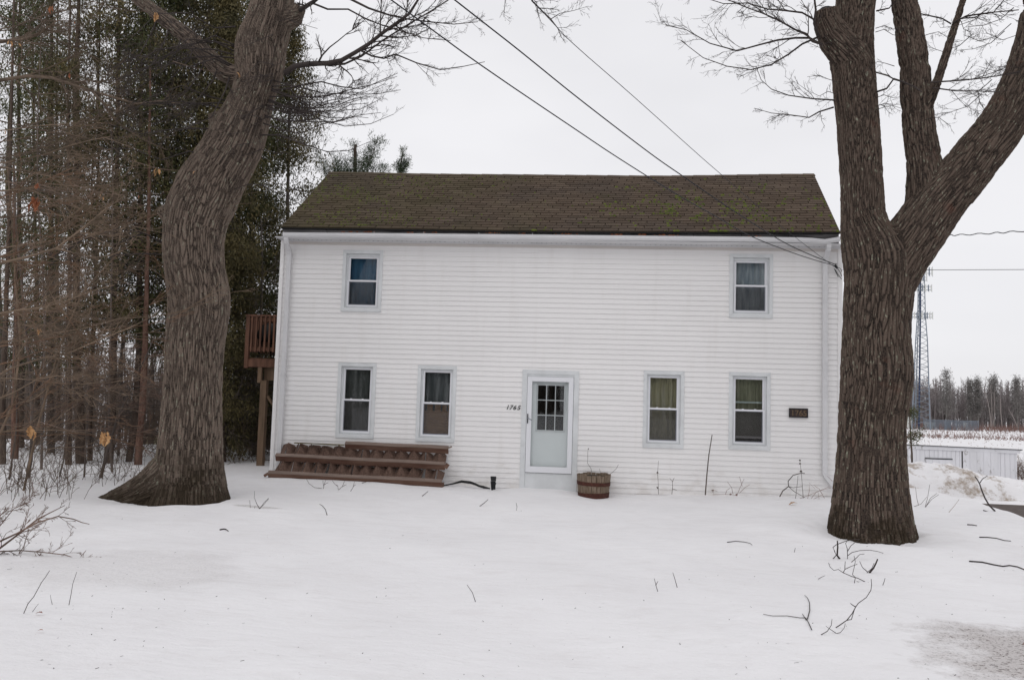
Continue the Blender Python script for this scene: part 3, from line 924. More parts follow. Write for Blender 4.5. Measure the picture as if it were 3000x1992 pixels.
# house numbers: slanted black digits, and the bronze plaque
def text_mesh(body, size, extrude, shear=0.0, bold=0.0):
    cu = bpy.data.curves.new('digits', 'FONT'); cu.body = body; cu.size = size; cu.extrude = extrude; cu.shear = shear; cu.offset = bold
    ob = bpy.data.objects.new('digits_tmp', cu); COL.objects.link(ob)
    me = bpy.data.meshes.new_from_object(ob.evaluated_get(bpy.context.evaluated_depsgraph_get()))
    bpy.data.objects.remove(ob); bpy.data.curves.remove(cu)
    return me
def place_text(me, name, x, y, z, mat_, parent, rz=0.0):
    me.transform(Matrix.Translation((x, y, z)) @ Matrix.Rotation(rz, 4, 'Y') @ Matrix.Rotation(PI/2, 4, 'X'))
    me.materials.clear()
    return link(name, me, mat_, parent)
for ch_, px in zip('1765', (1481, 1491, 1502, 1514)):
    p = at(px, 1199 + (px-1481)*.04, -.02)
    place_text(text_mesh(ch_, .128, .003, .32, .0015), 'house_number', p[0], -.019, p[2], M_black, house)
a = at(2312, 1195, -.04); b = at(2367, 1224, -.04)
M_brz = mat('bronze_plaque', (.045, .032, .03), .6, vary=.4, scale=20)
M_brzl = mat('bronze_relief', (.15, .10, .06), .5, vary=.3, scale=25)
plq = MB().box(a[0], b[0], -.04, -.015, b[2], a[2]).build('number_plaque', M_brz, house)
pf = MB(); rect_frame(pf, a[0], b[0], a[2], b[2], .016, -.05, -.0405); pf.build('plaque_rim', mat('plaque_rim', (.02, .018, .022), .5), plq)
place_text(text_mesh('1765', .155, .003, 0, .001), 'plaque_digits', a[0]+.03, -.0435, b[2]+.035, M_brzl, plq)

# ------------------------------------------------------------------ deck behind the left end
deck = root('wooden_deck', (-.7, 2.3, .1), 'raised reddish brown wooden deck at the far left end of the house', 'deck')
yD = 1.5
pT, pB = at(723, 926, yD), at(723, 1075, yD)
xl = pT[0]
MB().box(xl, xl+.09, yD-.02, yD+.07, pB[2]-.02, pT[2]).build('corner_post', M_deckw, deck)
MB().box(xl, xl+.09, yD+2.6, yD+2.69, pB[2]-.02, pT[2]).build('corner_post', M_deckw, deck)
MB().box(xl-.01, -.08, yD-.03, yD+.08, pT[2]+.001, pT[2]+.035).build('top_rail', M_deckw, deck)
MB().box(xl+.09, -.08, yD+.012, yD+.05, pT[2]-.11, pT[2]-.02).build('upper_rail', M_deckw, deck)
zr = at(760, 1028, yD)[2]
MB().box(xl+.09, -.08, yD+.012, yD+.05, zr-.0, zr+.09).build('lower_rail', M_deckw, deck)
for k in range(12):
    x = xl+.125+k*.105
    if x > -.1: break
    MB().box(x, x+.036, yD-.026, yD+.0115, zr-.02, pT[2]-.005).build('baluster', M_deckw, deck)
for k in range(22):
    y = yD+.13+k*.115
    MB().box(xl+.02, xl+.056, y, y+.036, zr-.02, pT[2]-.005).build('baluster', M_deckw, deck)
MB().box(xl+.0, xl+.08, yD+.08, yD+2.6, pT[2]+.001, pT[2]+.035).build('side_rail', M_deckw, deck)
MB().box(xl+.12, -.08, yD+2.6, yD+2.64, zr+.25, pT[2]-.0).build('rear_rail_panel', M_deckw, deck)
MB().bar((xl+.1, yD+1.8, pT[2]-.1), (-.08, yD+1.8, pT[2]-.42), .04, .12).build('stair_rail', M_deckw, deck)
z1 = at(760, 1053, yD)[2]; z0_ = at(760, 1075, yD)[2]
MB().box(xl+.05, -.08, yD-.0, yD+.05, z0_, z1).build('rim_joist', M_deckw, deck)
MB().box(xl+.05, xl+.1, yD+.051, yD+2.6, z0_, z1).build('side_joist', M_deckw, deck)
for k in range(19):
    MB().box(xl+.06, -.08, yD+.03+k*.14, yD+.16+k*.14, z1+.002, z1+.03).build('deck_board', M_deckw, deck)
MB().box(xl+.42, -.1, yD+.16, yD+.26, z0_-.30, z0_-.002).build('beam', M_post, deck)
MB().box(xl+.32, xl+.41, yD+.02, yD+.11, z0_-.36, z0_-.002).build('block_post', M_post, deck)
pp = at(766, 1150, yD)
MB().box(-1.01, -.87+.0, yD+.02, yD+.16, -.2, z0_-.301).build('support_post', M_post, deck)
MB().box(-1.01, -.87, yD+2.2, yD+2.34, -.3, z0_-.01).build('support_post', M_post, deck)
MB().bar((-.86, yD+.1, 1.75), (-.25, yD+.1, .9), .04, .09, (0, 1, 0)).build('brace', M_post, deck)
MB().bar((-.12, yD+.5, .9), (-.66, yD+.5, .0), .10, .06, (0, 1, 0)).build('brace', M_post, deck)
grill = MB()
c = at(785, 1000, yD+.7)
for k, (zz_, r_) in enumerate(((z1+.03, .05), (z1+.35, .06))): pass
grill.tube([(c[0], yD+.75, z1+.45), (c[0], yD+.75, z1+.5), (c[0]+.02, yD+.75, z1+.62), (c[0]+.03, yD+.75, z1+.8), (c[0]+.05, yD+.75, z1+.9)], [.15, .29, .31, .24, .06], 12)
for sx_, sy_ in ((-.2, -.15), (.2, -.15), (0, .2)):
    grill.tube([(c[0]+sx_, yD+.75+sy_, z1+.031), (c[0]+sx_*.6, yD+.75+sy_*.6, z1+.5)], .02, 6)
tag(grill.build('kettle_grill', M_rubber, None, True), 'black covered grill standing on the wooden deck', 'grill')

# ------------------------------------------------------------------ wooden rack lying against the wall
rack = root('folded_board_rack', (1.9, -.4, .1), 'weathered brown rack of zigzag boards leaning against wall under left windows', 'rack')
def rail(pixA, pixB, y, fh, lip, name='rail', y2=None):
    """board whose front face runs from pixel A to pixel B (top edge)"""
    a, b = at(*pixA, y), at(*pixB, y)
    nseg = 6; o = MB()
    for k in range(nseg):
        p = a + (b-a)*k/nseg; q = a + (b-a)*(k+1)/nseg
        w1, w2 = .004*math.sin(k*1.7), .004*math.sin((k+1)*1.7)
        # tilted board: top edge near, lower edge tucked back
        o.hexa([(p[0], y+.05, p[2]-fh+w1), (q[0], y+.05, q[2]-fh+w2), (q[0], y+.075, q[2]-fh+w2+.01), (p[0], y+.075, p[2]-fh+w1+.01),
                (p[0], y, p[2]+w1), (q[0], y, q[2]+w2), (q[0], y+.025, q[2]+w2+.012), (p[0], y+.025, p[2]+w1+.012)])
    ro = o.build(name, M_rackw, rack)
    o = MB()
    for k in range(nseg):
        p = a + (b-a)*k/nseg; q = a + (b-a)*(k+1)/nseg
        w1, w2 = .004*math.sin(k*1.7), .004*math.sin((k+1)*1.7)
        o.hexa([(p[0], y-.004, p[2]+.001+w1), (q[0], y-.004, q[2]+.001+w2), (q[0], y+lip, q[2]+.045+w2), (p[0], y+lip, p[2]+.045+w1),
                (p[0], y-.004, p[2]+.016+w1), (q[0], y-.004, q[2]+.016+w2), (q[0], y+lip, q[2]+.06+w2), (p[0], y+lip, p[2]+.06+w1)])
    o.build('shelf_board', M_rackt, rack)
    return a, b
yT, yM, yB = -.20, -.45, -.72
tA, tB = rail((1010, 1301), (1313, 1315), yT, .10, .06)
mA, mB_ = rail((806, 1336), (1303, 1362), yM, .10, .05)
bA, bB = rail((784, 1387), (1294, 1413), yB, .09, .05)
# broken left part of the top rail, a pale splintered strip
a, b = at(863, 1297, yT), at(1008, 1303, yT)
MB().bar(a, b, .07, .02).build('split_board', mat('mossy_board', (.12, .10, .05), .9, vary=.3, scale=12), rack)
a, b = at(915, 1301, yT-.02), at(985, 1306, yT-.02)
MB().bar(a, b, .05, .02).build('splintered_board', mat('bleached_wood', (.45, .45, .43), .8), rack)
MB().bar(tB+np.array([0, 0, .02]), tB+np.array([.07, 0, .05]), .05, .03).build('broken_end', M_rackt, rack)
MB().bar(mB_+np.array([0, .03, 0]), mB_+np.array([.06, .05, -.04]), .04, .10).build('rail_end', M_rackw, rack)
MB().bar(bA+np.array([0, .03, 0]), bA+np.array([-.07, .0, -.05]), .05, .05).build('rail_end', M_rackw, rack)
# lower hidden bulk under the bottom rail
MB().hexa([(bA[0], yB+.06, bA[2]-.14), (bB[0], yB+.06, bB[2]-.2), (bB[0], yB+.3, bB[2]-.2), (bA[0], yB+.3, bA[2]-.14),
           (bA[0], yB+.05, bA[2]-.03), (bB[0], yB+.05, bB[2]-.03), (bB[0], yB+.3, bB[2]-.03), (bA[0], yB+.3, bA[2]-.03)]).build('bottom_board', M_rackw, rack)
def folds(A0, A1, yb, T0, T1, yt, n, skip=()):
    """zigzag of folded boards: n peaks; bottoms stand on A line, tops under T line"""
    A0, A1, T0, T1 = map(np.array, (A0, A1, T0, T1))
    for k in range(n):
        for s_ in (0, 1):
            # peak k at parameter (k+.5)/n ; valleys at k/n
            v = (k + (0 if s_ == 0 else 1))/n; pk = (k+.5)/n + random.uniform(-.006, .006)
            pb = pk + random.uniform(-.01, .01)
            vb = A0+(A1-A0)*v; vt = T0+(T1-T0)*v; kb = A0+(A1-A0)*pb; kt = T0+(T1-T0)*pk
            P1 = np.array([vb[0], yb+.17, vb[2]-.02]); P2 = np.array([kb[0], yb+.045, kb[2]-.01])
            P3 = np.array([kt[0], yt+.055, kt[2]-.02+random.uniform(-.02, .015)]); P4 = np.array([vt[0]+random.uniform(-.02, .02), yt+.24, vt[2]-.085+random.uniform(-.03, .03)])
            if s_ == 1: P1, P2, P3, P4 = P2, P1, P4, P3
            nn = np.cross(P2-P1, P4-P1); nn /= np.linalg.norm(nn)+1e-9; d = nn*.012
            MB().hexa([P1, P2, P2+d, P1+d, P4, P3, P3+d, P4+d]).build('folded_board', M_fold, rack)
folds(at(812, 1331, yM), at(1300, 1358, yM), yM, at(822, 1293, yT), at(1304, 1323, yT), yT, 13)
folds(at(796, 1379, yB), at(1292, 1405, yB), yB, at(808, 1342, yM), at(1298, 1372, yM), yM, 14)

# black hose on the snow and the yard light on its stake
pts = [gp(1303, 1424, .03), gp(1325, 1418, .04), gp(1352, 1411, .04), gp(1378, 1413, .05), gp(1395, 1419, .03), gp(1412, 1425, .02), gp(1432, 1431, 0)]
for p in pts: p[1] = -.32
pts = [at(x, y, -.32) for x, y in ((1300, 1422), (1325, 1417), (1352, 1410), (1378, 1413), (1393, 1418), (1403, 1423), (1418, 1427), (1436, 1431))]
tag(MB().tube(pts, [.012, .016, .026, .028, .022, .022, .026, .01], 8).build('buried_hose', M_rubber, None, True), 'dark hose lying half buried in snow right of the brown rack', 'hose')
yl = root('yard_light', (*at(1444, 1431, -.3),), 'small dark floodlight on a stake in the snow left of the door', 'outdoor light')
a, b = at(1438, 1394, -.33), at(1454, 1408, -.33)
MB().hexa([(a[0]+.01, -.39, b[2]), (b[0], -.39, b[2]), (b[0]-.02, -.27, b[2]+.02), (a[0]+.03, -.27, b[2]+.02), (a[0], -.40, a[2]), (b[0]+.005, -.40, a[2]), (b[0]-.015, -.27, a[2]-.01), (a[0]+.02, -.27, a[2]-.01)]).build('lamp_head', M_black, yl)
a2, b2 = at(1441, 1409, -.3), at(1442, 1436, -.3)
MB().tube([a2, b2], [.028, .02], 8).build('stake', M_black, yl)
MB().box(a2[0]+.03, a2[0]+.075, -.32, -.28, b2[2]+.02, a2[2]+.0).build('junction_box', M_black, yl)
MB().tube([at(1446, 1409, -.3), at(1453, 1415, -.3), at(1450, 1424, -.3)], .008, 6).build('cable', M_black, yl)

# ------------------------------------------------------------------ half barrel planter
pa, pb = at(1690, 1386, -.42), at(1790, 1389, -.42)
bc = (pa+pb)/2; rt = (pb[0]-pa[0])/2; ztop = bc[2]; zbot = -.14; rb = rt*.83
barrel = root('barrel_planter', (bc[0], -.42, zbot), 'weathered wooden half barrel planter with rusty hoops beside the front door', 'planter')
NS = 22
for k in range(NS):
    a0, a1 = 2*PI*k/NS+.012, 2*PI*(k+1)/NS-.012
    zt_ = ztop + random.uniform(-.025, .012); b = MB(); jr = random.uniform(-.003, .003)
    P = []
    for z, r_ in ((zbot, rb), (zt_, rt)):
        for rr, aa in ((r_+jr, a0), (r_+jr, a1), (r_-.022, a1), (r_-.022, a0)):
            P.append((bc[0]+rr*math.cos(aa), -.42+rr*math.sin(aa), z))
    b.hexa(P).build('stave', M_stave, barrel)
def hoop(zc, hh, tiltz=0.0):
    b = MB(); n = 44
    for k in range(n):
        a0, a1 = 2*PI*k/n, 2*PI*(k+1)/n; P = []
        for z in (zc-hh/2, zc+hh/2):
            r_ = rb+(rt-rb)*(z-zbot)/(ztop-zbot)+.004
            for rr, aa in ((r_+.006, a0), (r_+.006, a1), (r_, a1), (r_, a0)):
                P.append((bc[0]+rr*math.cos(aa), -.42+rr*math.sin(aa), z+tiltz*math.cos(aa)))
        b.hexa(P)
    return b.build('hoop', M_hoop, barrel)
hoop(ztop-.175, .07, -.006); hoop(ztop-.395, .10, .01)
MB().tube([(bc[0], -.42, ztop-.2), (bc[0], -.42, ztop-.05), (bc[0], -.42, ztop-.045)], [rb*.95, rt*.92, .05], 20).build('soil', mat('planter_soil', (.03, .022, .015), .95), barrel)
def pix_poly(pts, Y, r0, r1):
    P = np.array([at(x, y, Y) for x, y in pts]); return (P, np.linspace(r0, r1, len(P)))
pol = [pix_poly([(1735, 1388), (1731, 1371), (1721, 1356), (1722, 1340), (1722, 1325), (1723, 1316)], -.42, .005, .003),
       pix_poly([(1761, 1392), (1758, 1380), (1756, 1372)], -.42, .004, .002),
       pix_poly([(1787, 1389), (1797, 1381), (1806, 1372), (1812, 1360)], -.42, .005, .003),
       pix_poly([(1723, 1316), (1725, 1313)], -.42, .012, .006)]
link('dead_stem', tubes_mesh('dead_stem', pol), M_twig, barrel)

def smooth_poly(pts, n=14):
    pts = np.array(pts, float); t = np.linspace(0, len(pts)-1, n); i = np.clip(t.astype(int), 0, len(pts)-2); f = (t-i)[:, None]
    p0 = pts[np.clip(i-1, 0, None)]; p1 = pts[i]; p2 = pts[i+1]; p3 = pts[np.clip(i+2, None, len(pts)-1)]
    return .5*((2*p1)+(-p0+p2)*f+(2*p0-5*p1+4*p2-p3)*f**2+(-p0+3*p1-3*p2+p3)*f**3)

# ------------------------------------------------------------------ big trees with modelled bark
def ring_tube(b, P, RX, RY, sides=36):
    n0 = len(b.v)
    for p, rx, ry in zip(P, RX, RY):
        for k in range(sides):
            t = 2*PI*k/sides; b.v.append((p[0]+rx*math.cos(t), p[1]+ry*math.sin(t), p[2]))
    for i in range(len(P)-1):
        for k in range(sides):
            k2 = (k+1) % sides; b.f.append((n0+i*sides+k, n0+i*sides+k2, n0+(i+1)*sides+k2, n0+(i+1)*sides+k))
    b.f.append(tuple(n0+k for k in range(sides))[::-1]); b.f.append(tuple(n0+(len(P)-1)*sides+k for k in range(sides)))

def bark_tree(name, spines, voxel, material, rootobj, cell=.036, elong=.095, amp=.034, part='trunk'):
    """spines: list of (pts, radii). voxel-joined, then furrowed along each limb's own axis"""
    b = MB()
    for P, R in spines:
        if isinstance(R, tuple): ring_tube(b, P, *R)
        else: b.tube(P, R, 28)
    spines = [(P, (R[0]+R[1])/2 if isinstance(R, tuple) else R) for P, R in spines]
    me = b.me('raw'); ob = bpy.data.objects.new('raw_tmp', me); COL.objects.link(ob)
    md = ob.modifiers.new('r', 'REMESH'); md.mode = 'VOXEL'; md.voxel_size = voxel; md.use_smooth_shade = True
    ms = ob.modifiers.new('s', 'SMOOTH'); ms.factor = .6; ms.iterations = 8
    me2 = bpy.data.meshes.new_from_object(ob.evaluated_get(bpy.context.evaluated_depsgraph_get()))
    bpy.data.objects.remove(ob)
    N = len(me2.vertices)
    Vv = np.empty(N*3); me2.vertices.foreach_get('co', Vv); Vv = Vv.reshape(-1, 3)
    Nn = np.empty(N*3); me2.vertices.foreach_get('normal', Nn); Nn = Nn.reshape(-1, 3)
    best = np.full(N, 1e9); q = np.zeros((N, 3)); rad = np.full(N, .4); offs = np.zeros(N)
    for si, (P, R) in enumerate(spines):
        P = np.array(P); R = np.array(R); cum = np.concatenate([[0], np.cumsum(np.linalg.norm(np.diff(P, axis=0), axis=1))])
        axis0 = (P[-1]-P[0]); axis0 /= np.linalg.norm(axis0)
        ref = np.array([0, 1., 0]); u0 = np.cross(axis0, ref); u0 /= np.linalg.norm(u0)
        for k in range(len(P)-1):
            a_, d_ = P[k], P[k+1]-P[k]; L = np.linalg.norm(d_); dn = d_/L
            t = np.clip(((Vv-a_) @ dn)/L, 0, 1)
            c_ = a_ + t[:, None]*d_; rr = R[k]+(R[k+1]-R[k])*t
            e = Vv-c_; dist = np.linalg.norm(e, axis=1)/rr
            mkk = dist < best
            uu = u0 - dn*(u0 @ dn); uu /= np.linalg.norm(uu); vv = np.cross(dn, uu)
            th = np.arctan2(e @ vv, e @ uu); Rm_ = rr*.12 + .88*R.mean()
            s_ = cum[k]+t*L
            cand = np.stack([Rm_*np.cos(th), Rm_*np.sin(th), s_*elong], 1)
            q[mkk] = cand[mkk]; best[mkk] = dist[mkk]; rad[mkk] = R.mean(); offs[mkk] = si*7.3
    H = np.empty(N); RI = np.empty(N)
    nz_, vor, NV = noise.noise, noise.voronoi, noise.noise_vector
    for k in range(N):
        x, y, z = q[k]
        s = min(1.0, .5 + rad[k]*1.25)   # finer plates on thin limbs
        c_ = cell*s*(1+.35*nz_(Vector((x*1.5, y*1.5, z*2))))
        v = Vector((x/c_, y/c_, z/c_+offs[k]))
        w3 = NV(v*.45); v = v + Vector((w3[0]*1.1, w3[1]*1.1, w3[2]*.6))
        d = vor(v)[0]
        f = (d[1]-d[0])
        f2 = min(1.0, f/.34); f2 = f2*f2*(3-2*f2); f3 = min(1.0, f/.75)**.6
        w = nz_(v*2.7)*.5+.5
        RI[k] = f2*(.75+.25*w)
        big_ = nz_(Vector((x*2.2, y*2.2, z*6)))*.5
        H[k] = s*amp*(f2*.45 + f3*.5 + .35*w) + big_*.03*s + .006*nz_(Vector((x*38, y*38, z*150)))
    Vn = Vv + Nn*(H-amp*.6)[:, None]
    me2.vertices.foreach_set('co', Vn.ravel())
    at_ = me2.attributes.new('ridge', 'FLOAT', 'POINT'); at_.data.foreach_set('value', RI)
    me2.materials.clear(); me2.update()
    return link(part, me2, material, rootobj, True)

def outline_spine(rows, Y, slim=.03):
    """rows: (py, px_left, px_right) -> level rings whose sides touch the outline at depth Y"""
    rows = smooth_poly(rows, 70)
    for _ in range(2): rows[1:-1] = rows[:-2]*.25 + rows[1:-1]*.5 + rows[2:]*.25
    P, R = [], []
    for py, l, r in rows:
        a, b = at(l, py, Y), at(r, py, Y)
        P.append((a+b)/2); R.append((b[0]-a[0])/2)
    P = np.array(P); R = np.array(R) - slim
    T = np.gradient(P, axis=0); T /= np.linalg.norm(T, axis=1, keepdims=True)
    c_ = np.convolve(np.pad(np.abs(T[:, 2]), 4, mode='edge'), np.ones(9)/9, 'valid')
    return P, (R, R*c_*.96)

def limb(pix, Y0, Y1, w0, w1):
    """pix centre points, pixel widths"""
    if len(pix) > 4 and w0 > 30: pix = smooth_poly(pix, len(pix)*3)
    n = len(pix); P, R = [], []
    for k, (x, y) in enumerate(pix):
        yy_ = Y0+(Y1-Y0)*k/(n-1); p = at(x, y, yy_)
        dpt = (p-CPOS) @ FWD; P.append(p); R.append((w0+(w1-w0)*k/(n-1))/2*dpt/FPX)
    return np.array(P), np.array(R)

# left tree
YL = -3.62
lt = root('leaning_maple_tree', (*at(560, 1470, YL)[:2], .1), 'huge leaning leafless tree with furrowed bark left of the house', 'tree')
Lrows = [(1620, 395, 712), (1560, 402, 700), (1500, 415, 684), (1470, 428, 674), (1440, 445, 664), (1400, 452, 657), (1350, 458, 652), (1300, 465, 650), (1200, 477, 649), (1100, 485, 652), (1000, 487, 658), (950, 492, 668), (900, 497, 673), (830, 490, 672),
         (800, 481, 658), (700, 477, 653), (650, 482, 668), (600, 488, 694), (550, 512, 712), (500, 533, 740), (450, 577, 765), (400, 602, 781), (350, 633, 793), (300, 665, 801), (250, 686, 821), (200, 688, 839), (150, 684, 838), (100, 697, 850), (50, 722, 864), (0, 735, 864), (-80, 745, 868), (-250, 760, 880), (-500, 800, 900)]
sp = [outline_spine(Lrows, YL, .045)]
sp.append(limb([(520, 1400), (470, 1430), (420, 1452), (360, 1470), (300, 1484), (238, 1492)], YL+.05, YL-.5, 190, 30))
sp.append(limb([(770, 260), (715, 225), (665, 214), (612, 170), (560, 118), (500, 72), (440, 25), (380, -20), (300, -80)], YL, YL-.3, 70, 26))
sp.append(limb([(520, 640), (492, 622), (478, 605)], YL, YL-.15, 70, 44))   # burl
sp.append(limb([(660, 370), (636, 352), (612, 352)], YL, YL-.1, 90, 34))
sp.append(limb([(760, 225), (715, 190), (705, 140)], YL-.1, YL-.25, 70, 34))
sp.append(limb([(830, 60), (866, 48), (878, 20)], YL, YL, 70, 40))
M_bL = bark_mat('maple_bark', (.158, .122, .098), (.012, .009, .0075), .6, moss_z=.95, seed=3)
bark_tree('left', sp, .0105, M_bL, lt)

# right tree
YR = -3.95
rtree = root('forked_maple_tree', (*at(2560, 1560, YR)[:2], .1), 'large forked leafless tree with dark bark in front of the right corner', 'tree')
Rrows = [(1700, 2398, 2722), (1640, 2405, 2712), (1610, 2412, 2702), (1575, 2420, 2688), (1535, 2424, 2679), (1500, 2431, 2672), (1450, 2437, 2665), (1400, 2444, 2660), (1350, 2448, 2658), (1300, 2453, 2655), (1250, 2456, 2655), (1200, 2458, 2660), (1150, 2461, 2672), (1100, 2463, 2679),
         (1050, 2463, 2675), (1000, 2465, 2668), (950, 2468, 2669), (900, 2469, 2672), (850, 2470, 2679), (800, 2472, 2685), (750, 2468, 2690), (700, 2461, 2640), (640, 2462, 2597), (600, 2462, 2594), (500, 2457, 2587), (400, 2452, 2582), (300, 2443, 2573), (200, 2434, 2566), (150, 2425, 2562),
         (100, 2435, 2562), (50, 2440, 2564), (0, 2448, 2568), (-100, 2455, 2575), (-300, 2470, 2585)]
sp = [outline_spine(Rrows, YR)]
sp.append(limb([(2580, 850), (2630, 760), (2680, 690), (2715, 640), (2760, 580), (2815, 520), (2867, 455), (2925, 383), (2972, 305), (3010, 215), (3042, 105), (3060, 10), (3075, -120)], YR, YR-.2, 168, 102))
sp.append(limb([(2690, 690), (2706, 600), (2708, 520), (2705, 460), (2695, 400), (2685, 300), (2680, 200), (2668, 120), (2658, 50), (2648, 0), (2640, -150)], YR-.03, YR+.15, 105, 64))
sp.append(limb([(2500, 170), (2445, 110), (2425, 70), (2420, 28)], YR-.05, YR-.2, 110, 62))   # hollow stub
sp.append(limb([(2705, 340), (2722, 300), (2738, 262), (2762, 190), (2790, 100), (2812, 30), (2840, -60)], YR-.05, YR-.25, 34, 17))
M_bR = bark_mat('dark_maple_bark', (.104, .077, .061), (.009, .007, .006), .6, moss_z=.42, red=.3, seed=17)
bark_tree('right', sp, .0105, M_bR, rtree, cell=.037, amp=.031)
# black disc standing in for the shade inside the broken stub
c = at(2420, 30, YR-.2)
MB().tube([c+np.array([0, 0, -.03]), c+np.array([.0, .0, .02])], [.10, .085], 12).build('stub_shade_disc', M_black, rtree)

# ------------------------------------------------------------------ branch generator
RMIN = .0012
def grow(acc, p, d, L, r, lvl, rng, droop=.0, spread=.7, kids=(7, 6, 4), wig=.12, flat=.5, up=0.0):
    n = 6 if lvl == 0 else (5 if lvl == 1 else 4)
    P = [np.array(p, float)]; d = np.array(d, float); d /= np.linalg.norm(d); D = [d.copy()]
    for k in range(n):
        d = d + rng.normal(0, wig, 3) + np.array([0, 0, -droop + up*(k/n)])
        d[1] *= (1-.15*flat); d /= np.linalg.norm(d)
        P.append(P[-1] + d*L/n); D.append(d.copy())
    R = np.linspace(r, max(r*.35, RMIN), n+1)
    acc.append((np.array(P), R))
    if lvl >= len(kids): return
    for c in range(kids[lvl]):
        t = rng.uniform(.15, .98); i = min(n-1, int(t*n)); f = t*n-i
        q = P[i]*(1-f)+P[i+1]*f
        ax = rng.normal(0, 1, 3); ax[1] *= flat
        nd = D[i] + ax/np.linalg.norm(ax)*spread*rng.uniform(.6, 1.2)
        grow(acc, q, nd, L*rng.uniform(.3, .55)*(1.05-.4*t), max(RMIN*1.3, r*rng.uniform(.45, .65)), lvl+1, rng, droop, spread, kids, wig*1.1, flat, up)

def branch_from_pix(acc, pix, Y0, Y1, w0, w1, rng, kids=(10, 5, 3), L=.9, droop=-.02, spread=.8, flat=.35, wig=.14, up=0.):
    P, R = limb(pix, Y0, Y1, w0, w1)
    # refine by Catmull-like resample with small kinks
    acc.append((P, R))
    cum = np.concatenate([[0], np.cumsum(np.linalg.norm(np.diff(P, axis=0), axis=1))]); tot = cum[-1]
    for c in range(kids[0]):
        s = tot*rng.uniform(.12, 1.0); i = min(len(P)-2, int(np.searchsorted(cum, s)-1)); i = max(0, i)
        f = (s-cum[i])/(cum[i+1]-cum[i]); q = P[i]*(1-f)+P[i+1]*f
        dd = (P[i+1]-P[i]); dd /= np.linalg.norm(dd)
        ax = rng.normal(0, 1, 3); ax[1] *= flat
        nd = dd + ax/np.linalg.norm(ax)*spread
        grow(acc, q, nd, L*rng.uniform(.5, 1.1)*(1.1-.5*s/tot), max(.0018, R[i]*.45), 1, rng, droop, spread, (0,)+tuple(kids[1:]), wig, flat, up)

rng = np.random.default_rng(5)
acc = []
B = branch_from_pix
def bp(pix, w0, w1, **k): B(acc, pix, YL-.1, k.pop('Y1', YL-1.2), w0, w1, rng, **k)
bp([(835, 215), (862, 195), (905, 188), (960, 186), (1000, 178), (1040, 155), (1080, 130), (1120, 98), (1160, 70), (1200, 40), (1225, 0), (1240, -40)], 17, 6, kids=(14, 7, 4), L=.95)
bp([(1055, 148), (1090, 165), (1125, 172), (1160, 160), (1220, 185), (1290, 205), (1360, 195), (1420, 182)], 6, 2, kids=(12, 6, 3), L=.6)
bp([(960, 190), (1010, 188), (1060, 165), (1120, 120), (1200, 70), (1260, 35), (1330, -10)], 8, 4, kids=(12, 6, 3), L=.7)
bp([(1020, -5), (1080, 25), (1140, 45), (1200, 58), (1260, 65), (1330, 72), (1400, 65)], 7, 2, kids=(13, 6, 3), L=.6)
bp([(880, 30), (920, 5), (950, -20)], 14, 9, kids=(4, 5, 3), L=.6)
bp([(910, 8), (960, 28), (1020, 28), (1070, 55), (1120, 75), (1170, 90), (1240, 112), (1320, 120)], 6, 2, kids=(12, 6, 3), L=.6)
bp([(830, 262), (880, 250), (940, 240), (1000, 255), (1060, 262), (1120, 235), (1165, 215)], 5, 2, kids=(12, 6, 4), L=.6, droop=-.04)
for k in range(17):
    y0 = rng.uniform(230, 420); x0 = 800-.2*(y0-240)*1.2; x1 = rng.uniform(980, 1180); y1 = y0+rng.uniform(-40, 70)
    j_ = lambda: rng.uniform(-16, 16)
    bp([(x0, y0), (x0+55, y0+12+j_()), (x0+(x1-x0)*.4, y0+22+j_()), (x0+(x1-x0)*.62, y0+.5*(y1-y0)+28+j_()), (x0+(x1-x0)*.82, y0+.8*(y1-y0)+16+j_()), (x1, y1)], 4.4, 1.5, kids=(11, 5, 3), L=.42, droop=-.05, Y1=YL-rng.uniform(.2, 1.2))
# drooping sprays to the left of the trunk and behind the limb
for k in range(16):
    y0 = rng.uniform(60, 760); x0 = 690-.36*max(0, y0-250) if y0 < 620 else 480
    bp([(x0, y0), (x0-60, y0-15+rng.uniform(-20, 20)), (x0-140, y0-20+rng.uniform(-30, 30)), (x0-230, y0+rng.uniform(-40, 40)), (x0-330, y0+rng.uniform(-50, 70))], 5, 1.6, kids=(9, 5, 3), L=.55, Y1=YL-1.4)
for k in range(7):
    x0 = 680-k*35; y0 = 205-k*30
    bp([(x0, y0), (x0-20, y0+60), (x0-60, y0+120+rng.uniform(-20, 20)), (x0-130, y0+170), (x0-200, y0+190)], 6, 1.6, kids=(8, 5, 3), L=.5, Y1=YL-1.1)
for k in range(14):  # wiry epicormic shoots on the upper trunk
    y0 = rng.uniform(60, 560); x0 = 820-.36*max(0, y0-250); s = rng.choice([-1, 1])
    bp([(x0-30, y0), (x0+s*20, y0-18), (x0+s*60, y0+rng.uniform(-30, 10)), (x0+s*110, y0+rng.uniform(-20, 40))], 3.2, 1.3, kids=(6, 4, 0), L=.3, Y1=YL-.8)
o = link('branches', tubes_mesh('branches', acc), M_twigd, lt); tag(o, kind='stuff')
print('left branches', len(acc))

